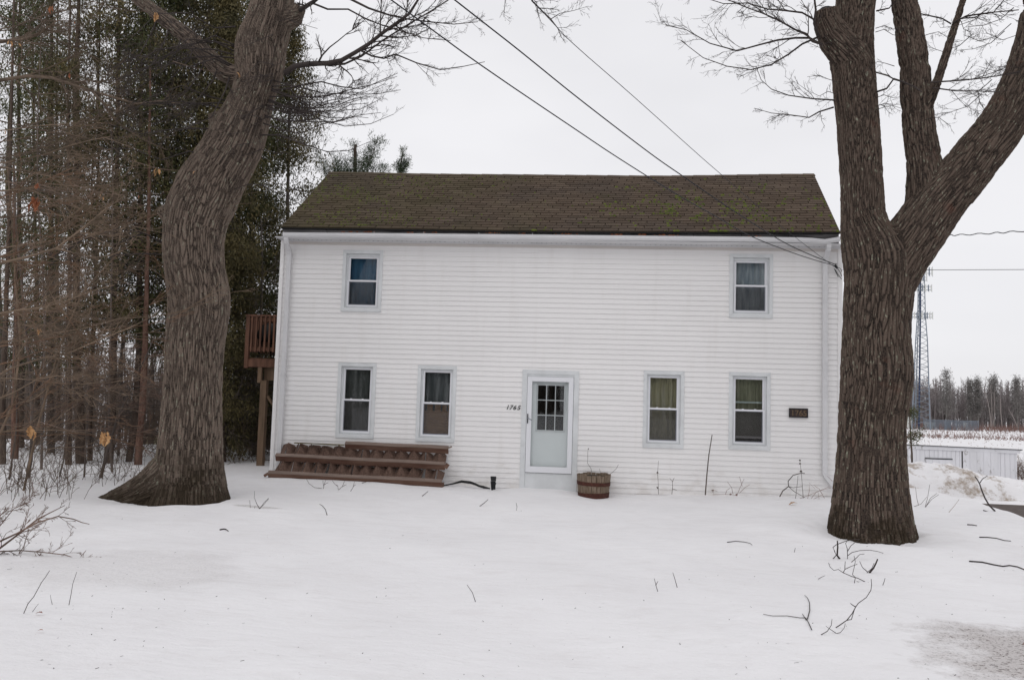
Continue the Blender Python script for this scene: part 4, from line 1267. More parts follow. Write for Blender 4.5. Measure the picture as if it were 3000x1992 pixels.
acc = []
def bp(pix, w0, w1, **k): B(acc, pix, YR-.2, k.pop('Y1', YR-.8), w0, w1, rng, **k)
bp([(2408, 130), (2380, 122), (2362, 100), (2330, 88), (2280, 60), (2235, 40), (2180, 20), (2120, -5)], 9, 3, kids=(13, 6, 3), L=.7)
bp([(2408, 132), (2372, 112), (2330, 112), (2280, 118), (2225, 132), (2160, 150), (2080, 128), (2010, 88), (1950, 75)], 8, 2, kids=(14, 6, 3), L=.65)
bp([(2388, 60), (2350, 38), (2300, 32), (2250, 28), (2190, 10), (2120, 12), (2050, -10)], 7, 2, kids=(13, 6, 3), L=.6)
bp([(2400, 110), (2385, 70), (2390, 30), (2384, -20)], 8, 5, kids=(6, 5, 3), L=.5)
bp([(2395, 110), (2350, 130), (2310, 160), (2260, 190), (2200, 205), (2130, 195), (2060, 170), (1995, 120)], 6, 2, kids=(12, 5, 3), L=.5)
bp([(2445, 294), (2380, 290), (2310, 280), (2260, 262), (2230, 235), (2215, 195)], 5, 1.6, kids=(11, 5, 2), L=.5)
bp([(2442, 315), (2400, 328), (2370, 345), (2320, 338), (2260, 332), (2210, 318)], 5, 1.6, kids=(12, 5, 2), L=.4)
bp([(2568, 270), (2598, 260), (2618, 232), (2600, 222), (2568, 213)], 6, 5, kids=(3, 2, 0), L=.2)
bp([(2618, 232), (2645, 240), (2680, 255), (2700, 270)], 6, 3, kids=(3, 3, 0), L=.2)
bp([(2725, 242), (2790, 238), (2860, 232), (2930, 222), (2990, 210)], 5, 3, kids=(10, 5, 3), L=.5)
bp([(2733, 258), (2800, 267), (2866, 268), (2930, 270)], 4.5, 2, kids=(10, 5, 3), L=.5)
bp([(2866, 268), (2870, 300), (2886, 325)], 3, 2, kids=(8, 5, 2), L=.35, droop=.03)
bp([(2785, 70), (2760, 55), (2700, 42)], 6, 4, kids=(4, 4, 2), L=.4)
bp([(2792, 68), (2830, 48), (2900, 38), (2985, 30)], 6, 3, kids=(9, 5, 3), L=.5)
bp([(2910, 38), (2930, 15), (2950, -10)], 4, 3, kids=(5, 4, 3), L=.4)
bp([(2568, 33), (2605, 25), (2640, -15)], 5, 3, kids=(6, 4, 2), L=.3)
for k in range(12):
    x0 = rng.uniform(2770, 2990); y0 = rng.uniform(60, 330)
    bp([(x0+60, y0-40), (x0+20, y0-5), (x0-30, y0+12), (x0-80, y0+rng.uniform(-10, 40))], 3, 1.3, kids=(7, 5, 2), L=.35, Y1=YR+.8)
for k in range(12):
    y0 = rng.uniform(20, 360); x0 = rng.choice([2450, 2565, 2620, 2700]); s = -1 if x0 in (2450, 2620) else 1
    bp([(x0, y0), (x0+s*25, y0-8), (x0+s*50, y0+rng.uniform(-20, 10)), (x0+s*85, y0+rng.uniform(-20, 20))], 2.8, 1.2, kids=(6, 4, 0), L=.25, Y1=YR-.5)
# twigs from a branch reaching in at the top centre
bp([(1540, -40), (1560, 5), (1590, 35), (1612, 55), (1635, 85), (1645, 112)], 6, 2, kids=(12, 5, 3), L=.45, Y1=YR-.9)
bp([(1470, -40), (1480, 0), (1478, 25), (1476, 50)], 3, 1.2, kids=(7, 4, 2), L=.3, Y1=YR-.9)
bp([(1612, 58), (1640, 40), (1680, 32), (1720, 20)], 3, 1.2, kids=(8, 4, 2), L=.35, Y1=YR-.9)
o = link('branches', tubes_mesh('branches', acc), M_twigd, rtree); tag(o, kind='stuff')
print('right branches', len(acc))

# ------------------------------------------------------------------ wood on the left
def leaf_cloud(name, C, N_, mat_, parent, size, rng, droop=.3, jitter=.5, elong=2.2):
    """C: (n,3) spray centres; each becomes N_ small pointed quads fanned around a drooping direction"""
    n = len(C); C = np.repeat(C, N_, axis=0); n = len(C)
    d = rng.normal(0, 1, (n, 3)); d[:, 2] -= droop*1.5; d /= np.linalg.norm(d, axis=1, keepdims=True)
    a = np.cross(d, rng.normal(0, 1, (n, 3))); a /= np.linalg.norm(a, axis=1, keepdims=True)
    c = C + rng.normal(0, 1, (n, 3))*jitter*size[1]*2.2
    s = rng.uniform(size[0], size[1], (n, 1))
    V = np.stack([c, c+d*s*.55+a*s*.5/elong*1.1, c+d*s, c+d*s*.45-a*s*.5/elong*1.1], 1).reshape(-1, 3)
    q = np.arange(n*4).reshape(-1, 4)
    return tag(link(name, mesh_from(name, V, quads=q), mat_, parent), kind='stuff')

def trunk_mesh(P, R, jag=.05):
    b = MB(); n = len(P); sides = 10; n0 = 0
    b.tube(P, R, sides)
    vs = []
    for v in b.v:
        v = Vector(v); k = noise.noise(v*4.0)*jag
        vs.append((v[0]+k*.6, v[1], v[2]))
    b.v = vs
    return b

def dead_branches(acc, P, rng, z0, z1, n, L, flat=1.0, r=.008, kids=(6, 3)):
    zs_ = P[:, 2]
    for k in range(n):
        z = rng.uniform(z0, z1); c = np.array([np.interp(z, zs_, P[:, 0]), np.interp(z, zs_, P[:, 1]), z])
        a = rng.uniform(0, 2*PI); d = np.array([math.cos(a), math.sin(a)*flat, rng.uniform(-.35, .1)])
        grow(acc, c, d, L*rng.uniform(.5, 1.2), r*rng.uniform(.6, 1.3), 0, rng, droop=-.03, spread=.7, kids=kids, wig=.12, flat=1)

def evergreen(pix, Y, wpx, label, crown, mat_t, mat_f, rng, n_clumps=1300, per=26, dens_low=.25, deadn=26, name='cedar_tree', leaf=(.035, .085)):
    """pix: trunk centre pixels bottom to top; crown: (z0,z1,r_bottom,r_mid)"""
    P3 = smooth_poly([at(x, y, Y) for x, y in pix], 16)
    g0 = P3[0].copy(); g0[2] = float(hgt(g0[0], g0[1])) - .25
    P3 = np.vstack([g0[None], P3])
    dpt = (P3[1]-CPOS) @ FWD; R = np.linspace(wpx/2*dpt/FPX, .03, len(P3)); R[0] *= 1.25
    t = root(name, (g0[0], g0[1], g0[2]+.25), label, 'tree')
    trunk_mesh(P3, R).build('trunk', mat_t, t, True)
    z0, z1, r0, r1 = crown
    a_ = []
    dead_branches(a_, P3, rng, P3[0, 2]+.5, z0+2.0, deadn, 1.15)
    n_b = int(n_clumps/13); cen = []
    for k in range(n_b):
        t_ = rng.random()**.9; z = z0+(z1-z0)*t_
        prof_ = np.interp(t_, [0, .12, .35, .7, 1], [r0, r1*.9, r1, r1*.8, .15])
        c = np.array([np.interp(z, P3[:, 2], P3[:, 0]), np.interp(z, P3[:, 2], P3[:, 1]), z])
        an = rng.uniform(0, 2*PI); L = prof_*rng.uniform(.55, 1.15)
        d = np.array([math.cos(an), math.sin(an), rng.uniform(-.15, .25)])
        pts = [c]
        for j in range(5):
            d[2] += -.06+.05*j*.5; pts.append(pts[-1]+d/np.linalg.norm(d)*L/5)
        pts = np.array(pts); a_.append((pts, np.linspace(.012, .003, 6)))
        m_ = 13
        tt_ = rng.uniform(.25, 1.0, m_)*4.99; ii = tt_.astype(int); ff = (tt_-ii)[:, None]
        cc = pts[ii]*(1-ff)+pts[ii+1]*ff + rng.normal(0, 1, (m_, 3))*np.array([.09, .09, .10])*(.7+L*.35)
        cen.append(cc)
    tag(link('branches', tubes_mesh('branches', a_), M_twig, t), kind='stuff')
    leaf_cloud('foliage', np.vstack(cen), per, mat_f, t, leaf, rng, droop=.9, elong=3.6)
    return t, P3

def bare_tree(pix, Y, wpx, label, rng, mat_t, mat_b, name='bare_tree', n=22, L=1.6, z0=1.2, kids=(8, 5, 3), cat='tree', group=None, tiltup=.25, side=None, r=.012, wig=.12):
    P3 = smooth_poly([at(x, y, Y) for x, y in pix], 16)
    g0 = P3[0].copy(); g0[2] = float(hgt(g0[0], g0[1])) - .2
    P3 = np.vstack([g0[None], P3]); dpt = (P3[1]-CPOS) @ FWD
    R = np.linspace(wpx/2*dpt/FPX, max(.006, wpx*.12*dpt/FPX), len(P3)); R[0] *= 1.2
    t = root(name, (g0[0], g0[1], g0[2]+.2), label, cat, group)
    trunk_mesh(P3, R, .02 if wpx < 15 else .05).build('trunk', mat_t, t, True)
    a_ = []
    for k in range(n):
        z = rng.uniform(z0, P3[-1, 2]); c = np.array([np.interp(z, P3[:, 2], P3[:, 0]), np.interp(z, P3[:, 2], P3[:, 1]), z])
        an = rng.uniform(0, 2*PI) if side is None else rng.normal(side, .7)
        d = np.array([math.cos(an), math.sin(an), rng.uniform(-.1, tiltup*2)])
        grow(a_, c, d, L*rng.uniform(.5, 1.2), r*rng.uniform(.6, 1.2), 0, rng, droop=-.01, spread=.7, kids=kids, wig=wig, flat=.9)
    tag(link('branches', tubes_mesh('branches', a_), mat_b, t), kind='stuff')
    return t, P3

rg = np.random.default_rng(21)
EV_ = [
 ([(238, 1402), (232, 1200), (224, 1000), (222, 700), (226, 300), (230, -60)], 1.0, 32, 'thick dark cedar trunk leaning slightly left, fourth trunk left of the big tree', (2.6, 9.6, .5, 1.15), M_trunk, M_cedar),
 ([(314, 1398), (328, 1150), (335, 900), (342, 500), (350, -60)], 1.3, 29, 'straight dark conifer rising between the left saplings and the big tree', (3.4, 10, .5, 1.25), M_trunk, M_cedar),
 ([(372, 1392), (398, 1180), (408, 950), (412, 500), (415, -60)], 1.8, 24, 'dark slanting conifer just left of the big leaning tree', (3.2, 10, .5, 1.2), M_trunk, M_cedarg),
 ([(657, 1382), (655, 1150), (650, 900), (650, 500), (660, 150)], 2.4, 15, 'slender dark cedar directly behind the right side of the big leaning tree', (.7, 8.3, .55, .95), M_trunk, M_cedar),
 ([(745, 1372), (742, 1100), (738, 800), (735, 500), (745, 150)], 4.6, 15, 'cedar with ragged brown green foliage behind the deck', (.5, 9.2, .6, 1.15), M_greyt, M_cedarg),
 ([(840, 1360), (840, 1000), (842, 700), (845, 420), (850, 250)], 5.2, 15, 'cedar rising behind the left end of the roof', (.6, 8.6, .7, 1.3), M_greyt, M_cedar),
 ([(590, 1385), (585, 1100), (575, 700), (585, 300), (620, -40)], 2.8, 20, 'tall cedar hidden mostly behind the big leaning tree trunk', (2.4, 10.6, .6, 1.35), M_trunk, M_cedar),
 ([(500, 1385), (495, 1000), (490, 500), (500, -60)], 3.6, 18, 'cedar whose green top spreads above the limb of the leaning tree', (2.9, 11, .6, 1.35), M_trunk, M_cedarg),
 ([(150, 1370), (148, 1000), (150, 500), (152, -60)], 3.2, 22, 'conifer with sparse dark foliage behind the left saplings', (3.4, 10.5, .5, 1.1), M_trunk, M_cedarg),
 ([(700, 1372), (700, 1100), (702, 800), (700, 500), (700, 200)], 7.5, 16, 'low bushy cedar filling the gap behind the deck post', (.3, 7, 1.0, 1.5), M_trunk, M_cedar),
 ([(60, 1365), (62, 1000), (55, 500), (60, -60)], 4.0, 20, 'sparse conifer near the left edge of the picture', (2.4, 10.8, .5, 1.0), M_trunk, M_cedarg),
]
for k, (pix, Yt, wp, lab, cr_, mt, mf) in enumerate(EV_):
    nc = [650, 700, 650, 1400, 1350, 950, 1500, 1400, 700, 1300, 520][k]
    evergreen(pix, Yt, wp, lab, (cr_[0]-.2, cr_[1]+3.6, cr_[2]*1.15, cr_[3]*1.2), mt, mf, rg, n_clumps=int(nc*2.3), per=17, deadn=75, leaf=(.05, .125))

# white pine showing over the ridge
pr = root('white_pine_tree', (*at(1060, 1340, 9.5)[:2], -.3), 'soft green pine whose top shows above the left part of the roof ridge', 'tree')
P3 = smooth_poly([at(1035, 1300, 9.5), at(1040, 800, 9.5), at(1040, 460, 9.5), at(1045, 430, 9.5)], 12)
trunk_mesh(P3, np.linspace(.14, .02, 12)).build('trunk', M_trunk, pr, True)
a_, cen = [], []
tips = [(1036, 410), (1068, 440), (1110, 395), (1100, 430), (1118, 470), (1012, 455), (975, 450), (985, 480), (1000, 475), (1130, 492), (1060, 470), (1085, 455), (1050, 490), (1020, 490), (925, 455), (940, 480), (960, 490), (1098, 480), (1075, 500), (990, 500)]
for x, y in tips:
    e = at(x, y, 9.5+rg.uniform(-.5, .5)); s_ = at(1045+(x-1045)*.45, y+95, 9.5)
    pts = np.array([s_+(e-s_)*t + np.array([0, 0, -.08*math.sin(t*PI)]) for t in np.linspace(0, 1, 6)])
    a_.append((pts, np.linspace(.018, .004, 6)))
    for j in range(26):
        t = rg.uniform(.1, 1.0); p = s_+(e-s_)*t; q = p+rg.normal(0, 1, 3)*np.array([.13, .13, .10]); cen.append(q)
tag(link('branches', tubes_mesh('branches', a_), M_twig, pr), kind='stuff')
leaf_cloud('needles', np.array(cen), 26, M_pine, pr, (.07, .14), rg, droop=-.5, jitter=.22, elong=8)
pr2 = root('young_pine_tree', (*at(1185, 1340, 9.5)[:2], -.3), 'young pine tip poking above the ridge right of the larger pine', 'tree')
P3 = smooth_poly([at(1175, 1300, 9.5), at(1172, 800, 9.5), at(1172, 520, 9.5), at(1182, 440, 9.5)], 12)
trunk_mesh(P3, np.linspace(.08, .008, 12)).build('trunk', M_trunk, pr2, True)
a_, cen = [], []
for x, y in ((1182, 436), (1165, 470), (1160, 485), (1196, 462), (1190, 482), (1200, 480), (1172, 495)):
    e = at(x, y, 9.5); s_ = at(1176, y+28, 9.5)
    pts = np.array([s_+(e-s_)*t for t in np.linspace(0, 1, 4)]); a_.append((pts, np.linspace(.009, .003, 4)))
    for j in range(15):
        cen.append(s_+(e-s_)*rg.uniform(.1, 1) + rg.normal(0, .045, 3))
tag(link('branches', tubes_mesh('branches', a_), M_twig, pr2), kind='stuff')
leaf_cloud('needles', np.array(cen), 24, M_pine, pr2, (.06, .12), rg, droop=-.5, jitter=.15, elong=8)

M_tw0 = mat('warm_brown_twig', (.14, .10, .075), .85, vary=.4, scale=2)
# bare trunks
BT = [
 ([(201, 1403), (200, 1250), (200, 1000), (205, 700), (200, 400), (205, -50)], .6, 21, 'grey brown bare trunk standing on the edge of the lawn snow, left group', M_trunk, 16),
 ([(262, 1392), (268, 1150), (276, 900), (285, 600), (290, 200), (292, -40)], 1.6, 15, 'thin dark trunk crossing just right of the thick leaning cedar trunk', M_trunk, 14),
 ([(345, 1388), (352, 1200), (360, 900), (372, 500), (380, -40)], 3.0, 9, 'slim pole tree in the gap between two conifers', M_greyt, 12),
 ([(402, 1390), (418, 1150), (428, 900), (436, 600), (440, 200)], 1.2, 24, 'reddish brown trunk closest to the left side of the big tree', M_trunkr, 12),
 ([(8, 1395), (6, 1200), (18, 900), (30, 500), (40, 0)], .2, 22, 'dark trunk cut by the left edge of the picture', M_trunk, 14),
 ([(44, 1330), (44, 1080), (48, 950), (44, 600), (40, 480)], 1.4, 20, 'broken tree with peeling pinkish bark near the left edge', M_trunkr, 8),
 ([(108, 1350), (110, 1000), (100, 500), (95, -40)], 5.5, 16, 'dark trunk behind the saplings at left', M_trunk, 12),
 ([(172, 1350), (170, 1000), (165, 500), (170, -40)], 7.0, 14, 'distant straight trunk left of the dark cedars', M_trunk, 10),
 ([(700, 1375), (702, 1200), (690, 900), (700, 600)], 5.0, 9, 'thin dead trunk seen under the deck', M_greyt, 16),
 ([(770, 1370), (765, 1000), (768, 750), (764, 640)], 3.2, 12, 'dead snag with splintered pale top beside the roof corner', M_greyt, 22),
]
for pix, Yt, wp, lab, mt, nb in BT:
    bare_tree(pix, Yt, wp, lab, rg, mt, M_twig, n=nb, L=1.3, kids=(7, 4, 2), r=.010)

for k in range(8):
    px_ = -20 + 62*k + rg.uniform(-22, 22); Yt = rg.uniform(4.5, 12); ln = rg.normal(0, 22)
    bare_tree([(px_, 1360), (px_+ln*.3+rg.normal(0, 7), 1100), (px_+ln*.5+rg.normal(0, 9), 850), (px_+ln*.8+rg.normal(0, 12), 560), (px_+ln*1.2+rg.normal(0, 14), 250), (px_+ln*1.8, -60)], Yt, rg.uniform(8, 17), 'slender bare trunk standing deep in the left wood', rg, M_greyt if k % 3 == 0 else M_trunk, M_tw0, n=12, L=1.5, kids=(5, 3, 1), r=.011, group='slender trunks deep in the left wood')
# saplings and arching brush in front of the wood
RMIN = .0024
M_tw1 = mat('pale_grey_twig', (.165, .118, .082), .8, vary=.45, scale=2.2)
M_tw2 = mat('russet_twig', (.150, .088, .054), .8, vary=.45, scale=2.2)
M_tw3 = mat('dull_brown_twig', (.118, .086, .062), .8, vary=.45, scale=2.2)
def sapling(pix, Y, wpx, label, n=16, L=1.5, kids=(8, 4, 2), mat_b=None, side=0.1, z0=.6, r=.009, tiltup=.2, wig=.10, group=None):
    return bare_tree(pix, Y, wpx, label, rg, M_twig, mat_b or M_twigr, name='sapling', n=n, L=L, z0=z0, kids=kids, cat='sapling', side=side, r=r, tiltup=tiltup, wig=wig, group=group)
sapling([(17, 1477), (35, 1350), (50, 1200), (40, 950), (60, 700)], -2.6, 7, 'thin sapling at the left edge, first of the front row', n=12, kids=(6, 3, 1))
sapling([(75, 1465), (84, 1370), (92, 1290), (88, 1100), (60, 800), (40, 520)], -2.3, 15, 'stoutest grey sapling of the front row at left', n=18, L=1.9, kids=(7, 3, 1), mat_b=M_tw1)
sapling([(163, 1452), (178, 1380), (190, 1320), (200, 1150), (190, 900)], -1.9, 6, 'leaning sapling between the stout sapling and the pole trunk', n=10, L=1.1)
sapling([(243, 1436), (246, 1400), (255, 1250), (262, 1000)], -1.6, 8, 'short straight sapling in front of the thick cedar trunk', n=9, L=1.0)
sapling([(285, 1436), (310, 1340), (340, 1240), (385, 1130), (425, 1050), (455, 980)], -1.6, 11, 'long sapling leaning right toward the big tree', n=10, L=.9)
sapling([(-60, 1500), (-50, 1200), (-40, 900), (-30, 600), (-20, 300)], -4.6, 12, 'arching sapling entering from beyond the left edge, highest branches', n=20, L=2.9, kids=(8, 3, 1), z0=1.0, side=.15, r=.012, mat_b=M_tw1)
sapling([(-130, 1560), (-120, 1200), (-110, 900), (-90, 550)], -5.2, 12, 'sapling beyond the left edge with long reddish middle branches', n=17, L=2.6, kids=(8, 3, 1), z0=.9, side=.3, r=.011, mat_b=M_tw2)
sapling([(-70, 1480), (-60, 1150), (-40, 700), (-30, 200), (-10, -50)], -2.8, 16, 'taller bare sapling beyond the left edge behind the others', n=24, L=2.7, kids=(8, 4, 1), z0=1.2, side=.1, mat_b=M_tw3, r=.012)
sapling([(120, 1440), (125, 1200), (130, 900), (110, 500), (120, 100)], -.6, 9, 'slim grey sapling among the front row reaching above the picture', n=20, L=1.9, kids=(7, 4, 1), z0=1.2, side=0, mat_b=M_tw3)
sapling([(330, 1400), (320, 1200), (325, 900), (330, 500), (310, 100)], -.4, 8, 'thin grey sapling in front of the straight conifer', n=20, L=1.7, kids=(7, 4, 1), z0=1.6, side=3.0, mat_b=M_tw1)
RMIN = .0018
acc = []
def bp(pix, w0, w1, **k): B(acc, pix, k.pop('Y0', -4.2), k.pop('Y1', -3.9), w0, w1, rng, **k)
bp([(-60, 245), (0, 236), (80, 224), (150, 228), (210, 248), (270, 268), (330, 285), (400, 305), (470, 296), (530, 305)], 12, 4, kids=(18, 7, 3), L=1.2)
bp([(270, 268), (300, 300), (330, 345), (360, 372), (420, 410), (490, 440)], 7, 2.5, kids=(14, 6, 3), L=.8)
bp([(-60, 175), (0, 122), (60, 118), (110, 105), (170, 60)], 9, 4, kids=(12, 6, 3), L=1.0)
bp([(-60, 390), (0, 420), (60, 375), (150, 345), (260, 322), (360, 330)], 5, 2, kids=(14, 6, 3), L=.8)
limbs = root('overhanging_limb', tuple(at(-90, 240, -4.2)), 'dark bare limb reaching in from the upper left edge toward the leaning tree', 'branch')
tag(link('branches', tubes_mesh('branches', acc), M_tw3, limbs), kind='stuff')
acc = []
bp([(-60, 800), (0, 772), (60, 758), (110, 745), (165, 728), (215, 690), (260, 655), (310, 612), (365, 575)], 9, 3, kids=(18, 7, 3), L=.9, Y0=-7.2, Y1=-6.2)
bp([(165, 728), (220, 742), (275, 755), (320, 750), (358, 735)], 5, 2, kids=(8, 5, 2), L=.5, Y0=-7.0, Y1=-6.8)
bp([(-60, 935), (0, 918), (60, 908), (130, 900), (200, 880), (270, 852), (336, 835)], 7, 2.5, kids=(16, 7, 3), L=.8, Y0=-7.0, Y1=-6.4)
bp([(-60, 620), (0, 560), (70, 555), (150, 540), (260, 550), (360, 535)], 5, 2, kids=(14, 6, 3), L=.8, Y0=-6.6, Y1=-6.0)
bp([(-60, 1130), (30, 1080), (120, 1050), (200, 1035), (280, 1000), (380, 960), (440, 930)], 6, 2, kids=(16, 7, 2), L=.8, Y0=-6.6, Y1=-5.4)
bp([(-60, 1190), (40, 1150), (110, 1110), (170, 1100), (215, 1110)], 5, 2, kids=(12, 6, 2), L=.7, Y0=-6.8, Y1=-6.4)
limbs2 = root('reddish_limb', tuple(at(-90, 800, -7.1)), 'reddish bare branches arching in from the middle of the left edge', 'branch')
tag(link('branches', tubes_mesh('branches', acc), M_tw1, limbs2), kind='stuff')
acc = []
bp([(60, 1480), (110, 1250), (180, 1000), (240, 860), (330, 760), (400, 690), (470, 600)], 8, 2.5, kids=(14, 6, 2), L=.8, Y0=-3.6, Y1=-3.0)
bp([(-40, 1360), (40, 1180), (60, 1000), (45, 820), (35, 640), (20, 470)], 9, 4, kids=(16, 6, 2), L=.9, Y0=-4.6, Y1=-4.2)
limbs3 = root('slanting_sapling', tuple(gp(60, 1480)), 'grey sapling slanting up to the right across the dark conifers', 'sapling')
tag(link('branches', tubes_mesh('branches', acc), M_tw1, limbs3), kind='stuff')
RMIN = .0024
# low brush: many fine stems in the snow under the trees
a_ = []
for k in range(85):
    px_ = rg.uniform(-60, 420); py_ = rg.uniform(1400, 1470) if px_ < 250 else rg.uniform(1392, 1425)
    p = gp(px_, py_, -.02); d = np.array([rg.normal(0, .35), rg.normal(0, .3), 1])
    grow(a_, p, d, rg.uniform(.25, .9), rg.uniform(.003, .007), 0, rg, droop=0, spread=.8, kids=(4, 2), wig=.16, flat=.9)
tag(link('low_brush', tubes_mesh('low_brush', a_), M_tw3), 'tangle of thin bare stems sticking out of the snow under the left trees', 'brush', kind='stuff')
a_ = []
for k in range(520):   # dead brush behind the deck and between trunks
    x = rg.uniform(-9, .8); y = rg.uniform(2.2, 7.0); z = float(hgt(x, y))
    d = np.array([rg.normal(0, .7), rg.normal(0, .4), 1])
    grow(a_, (x, y, z), d, rg.uniform(.6, 2.3), rg.uniform(.004, .009), 0, rg, droop=.03, spread=.9, kids=(5, 3), wig=.18, flat=.9)
tag(link('understory_brush', tubes_mesh('understory_brush', a_), M_tw3), 'tangled bare understory brush between the trunks and behind the deck', 'brush', kind='stuff')

RMIN = .0016
# low shrub at the bottom left
acc = []
def bp(pix, w0, w1, **k): B(acc, pix, -8.4, k.pop('Y1', -8.2), w0, w1, rng, **k)
for (pts_, w) in (([(-60, 1660), (0, 1605), (60, 1560), (110, 1520), (150, 1500), (190, 1480)], 7), ([(-60, 1610), (0, 1585), (50, 1562), (110, 1530), (170, 1512), (215, 1520), (240, 1530), (262, 1535)], 6),
                  ([(-50, 1622), (0, 1615), (60, 1612), (130, 1618), (190, 1625), (230, 1638), (252, 1612)], 5), ([(-50, 1640), (0, 1636), (60, 1640), (110, 1660), (150, 1680), (190, 1680), (222, 1658)], 5),
                  ([(-40, 1730), (0, 1695), (30, 1660), (70, 1600), (80, 1560)], 6), ([(-40, 1580), (0, 1540), (40, 1490), (90, 1470)], 4), ([(-40, 1780), (0, 1768), (50, 1755), (85, 1737)], 4), ([(-50, 1560), (10, 1500), (70, 1490)], 4)):
    bp(pts_, w, 1.8, kids=(8, 4, 2), L=.32, droop=-.03)
sh = root('arching_shrub', tuple(gp(-80, 1720)), 'low arching leafless shrub reaching in at the bottom left edge', 'shrub')
link('branches', tubes_mesh('branches', acc + [(np.array([gp(-90, 1760, -.05), at(-75, 1700, -8.4), at(-50, 1640, -8.4)]), np.array([.02, .015, .012]))]), M_twigr, sh)['kind'] = 'stuff'

# ------------------------------------------------------------------ leaves: lobed, curled
def oak_leaf_mesh(L, curl, rng):
    n = 9; top, bot = [], []
    for k in range(n+1):
        t = k/n; w = math.sin(PI*min(1, t*.95+.03))**.7*(.33+.16*math.sin(t*6.5*PI))*L*.55
        z = curl*math.sin(t*PI)*L; top.append((t*L, w, z+abs(w)*.35*curl*3)); bot.append((t*L, -w, z+abs(w)*.2*curl*3))
    b = MB(); b.v = top+[(t*L/n, 0, curl*math.sin(t/n*PI)*L*.6) for t in range(n+1)]+bot
    m_ = n+1
    for k in range(n): b.f += [(k, k+1, m_+k+1, m_+k), (m_+k, m_+k+1, 2*m_+k+1, 2*m_+k)]
    return b.me('oak_leaf')
rl = random.Random(4)
oakroot = root('oak_branch', tuple(at(-120, 900, -7.2)), 'thin oak branch ends hung with dry curled brown leaves at left', 'branch')
la = []
for (px_, py_, hpx, Yl, mt_) in ((90, 1272, 52, -7.0, M_leaf), (305, 1292, 56, -7.0, M_leaf), (110, 975, 28, -6.6, M_leaf), (112, 552, 30, -7.2, M_leafr), (104, 603, 58, -7.2, M_leafr), (462, 507, 28, -6.6, M_leaf), (571, 510, 20, -6.4, M_leaf),
                              (696, 222, 24, -6.4, M_leaf), (458, 52, 36, -6.8, M_leaf), (150, 33, 34, -7.0, M_leafr), (32, 132, 28, -7.2, M_leaf), (56, 138, 22, -7.2, M_leaf), (11, 388, 20, -7.2, M_leaf), (292, 572, 12, -6.5, M_leaf), (300, 584, 14, -6.5, M_leaf), (406, 578, 12, -6.5, M_leafr), (205, 222, 20, -6.9, M_leafr), (218, 70, 14, -6.9, M_leafr), (8, 1693, 26, -8.6, M_leafr)):
    p = at(px_, py_-hpx*.5, Yl); dpt = (p-CPOS) @ FWD; Lm = hpx*dpt/FPX
    for j in range(6 if hpx > 40 else (3 if hpx > 22 else 1)):
        me = oak_leaf_mesh(Lm*rl.uniform(.45, .8), rl.uniform(.08, .22), rl)
        me.transform(Matrix.Translation(Vector(p)+Vector((rl.uniform(-.3, .3), 0, -rl.uniform(0, .35)))*Lm*.6) @ Matrix.Rotation(rl.uniform(0, 6.28), 4, 'Z') @ Matrix.Rotation(rl.uniform(.9, 1.9), 4, 'Y') @ Matrix.Rotation(rl.uniform(-.9, .9), 4, 'X'))
        link('leaf', me, mt_, oakroot)
    q = at(px_-190, py_-hpx*.5-30, Yl+.2); mid_ = (np.array(p)+q)/2 + np.array([0, 0, -.05])
    la.append((smooth_poly([q, mid_, p], 7), np.linspace(.005, .0016, 7)))
tag(link('twigs', tubes_mesh('twigs', la), M_twigr, oakroot), kind='stuff')

# ------------------------------------------------------------------ twigs and stems standing in the snow
def twig(pixlists, label, cat='twig', name='fallen_twig', w=3.0, dz=.0, matt=None, Y=None, group=None, flat=False):
    w = w*.85
    """each pixlist is a stroke; depth from the ground point under the first pixel"""
    pol = []; p0 = None
    yb = Y if Y is not None else None
    for st_ in pixlists:
        if yb is None:
            f0 = pixlists[0][0] if isinstance(pixlists[0], tuple) else pixlists[0]
            yb = gp(*f0[0])[1]
        ww = w
        if isinstance(st_, tuple): st_, ww = st_
        P = np.array([gp(x, y, .008) for x, y in st_]) if flat else np.array([at(x, y, yb) for x, y in st_])
        if len(P) < 3: P = np.array([P[0], (P[0]+P[-1])/2 + np.array([0, .004, .003]), P[-1]])
        dpt = (P[0]-CPOS) @ FWD; r = ww/2*dpt/FPX
        pol.append((P, np.linspace(r, r*.6, len(P))))
    o = link(name, tubes_mesh(name, pol, 4), matt or M_twigd)
    return tag(o, label, cat, group)
def S(x0, y0, sc, pts): return [(x0+a/sc, y0+b/sc) for a, b in pts]
c5 = lambda pts: S(2100, 1450, 2.6244, pts)
twig([c5([(730, 1042), (705, 985), (685, 950), (640, 950), (540, 935), (430, 935), (357, 922)]), c5([(697, 958), (715, 890), (712, 830), (697, 795), (675, 775)]), c5([(690, 965), (672, 940), (657, 918)])], 'three pronged dark twig lying on the foreground snow, long arm pointing left', w=3.4, flat=True)
twig([c5([(915, 1018), (950, 995), (1000, 960), (1040, 910), (1070, 855), (1088, 830), (1150, 785), (1185, 730), (1190, 690), (1187, 645)]), c5([(1000, 960), (1035, 955), (1058, 880)]), c5([(1068, 858), (1045, 845), (1027, 830)])], 'long curved twig sweeping up right on the foreground snow', w=3.6)
twig([c5([(800, 1073), (850, 1045), (880, 1000), (886, 952)])], 'short bent twig in the snow beside the long curved twig', w=3)
twig([c5([(920, 1062), (880, 1035), (838, 1006)]), c5([(920, 1062), (950, 1055), (980, 1020), (988, 985)])], 'small v shaped twig below the long curved twig', w=2.4)
twig([(c5([(945, 490), (925, 462), (930, 400), (927, 350)]), 6), c5([(893, 490), (918, 462), (905, 430), (893, 400), (920, 380), (1000, 350), (1060, 340), (1100, 338)])], 'stubby forked stick upright in the snow before the right tree', w=3.4)
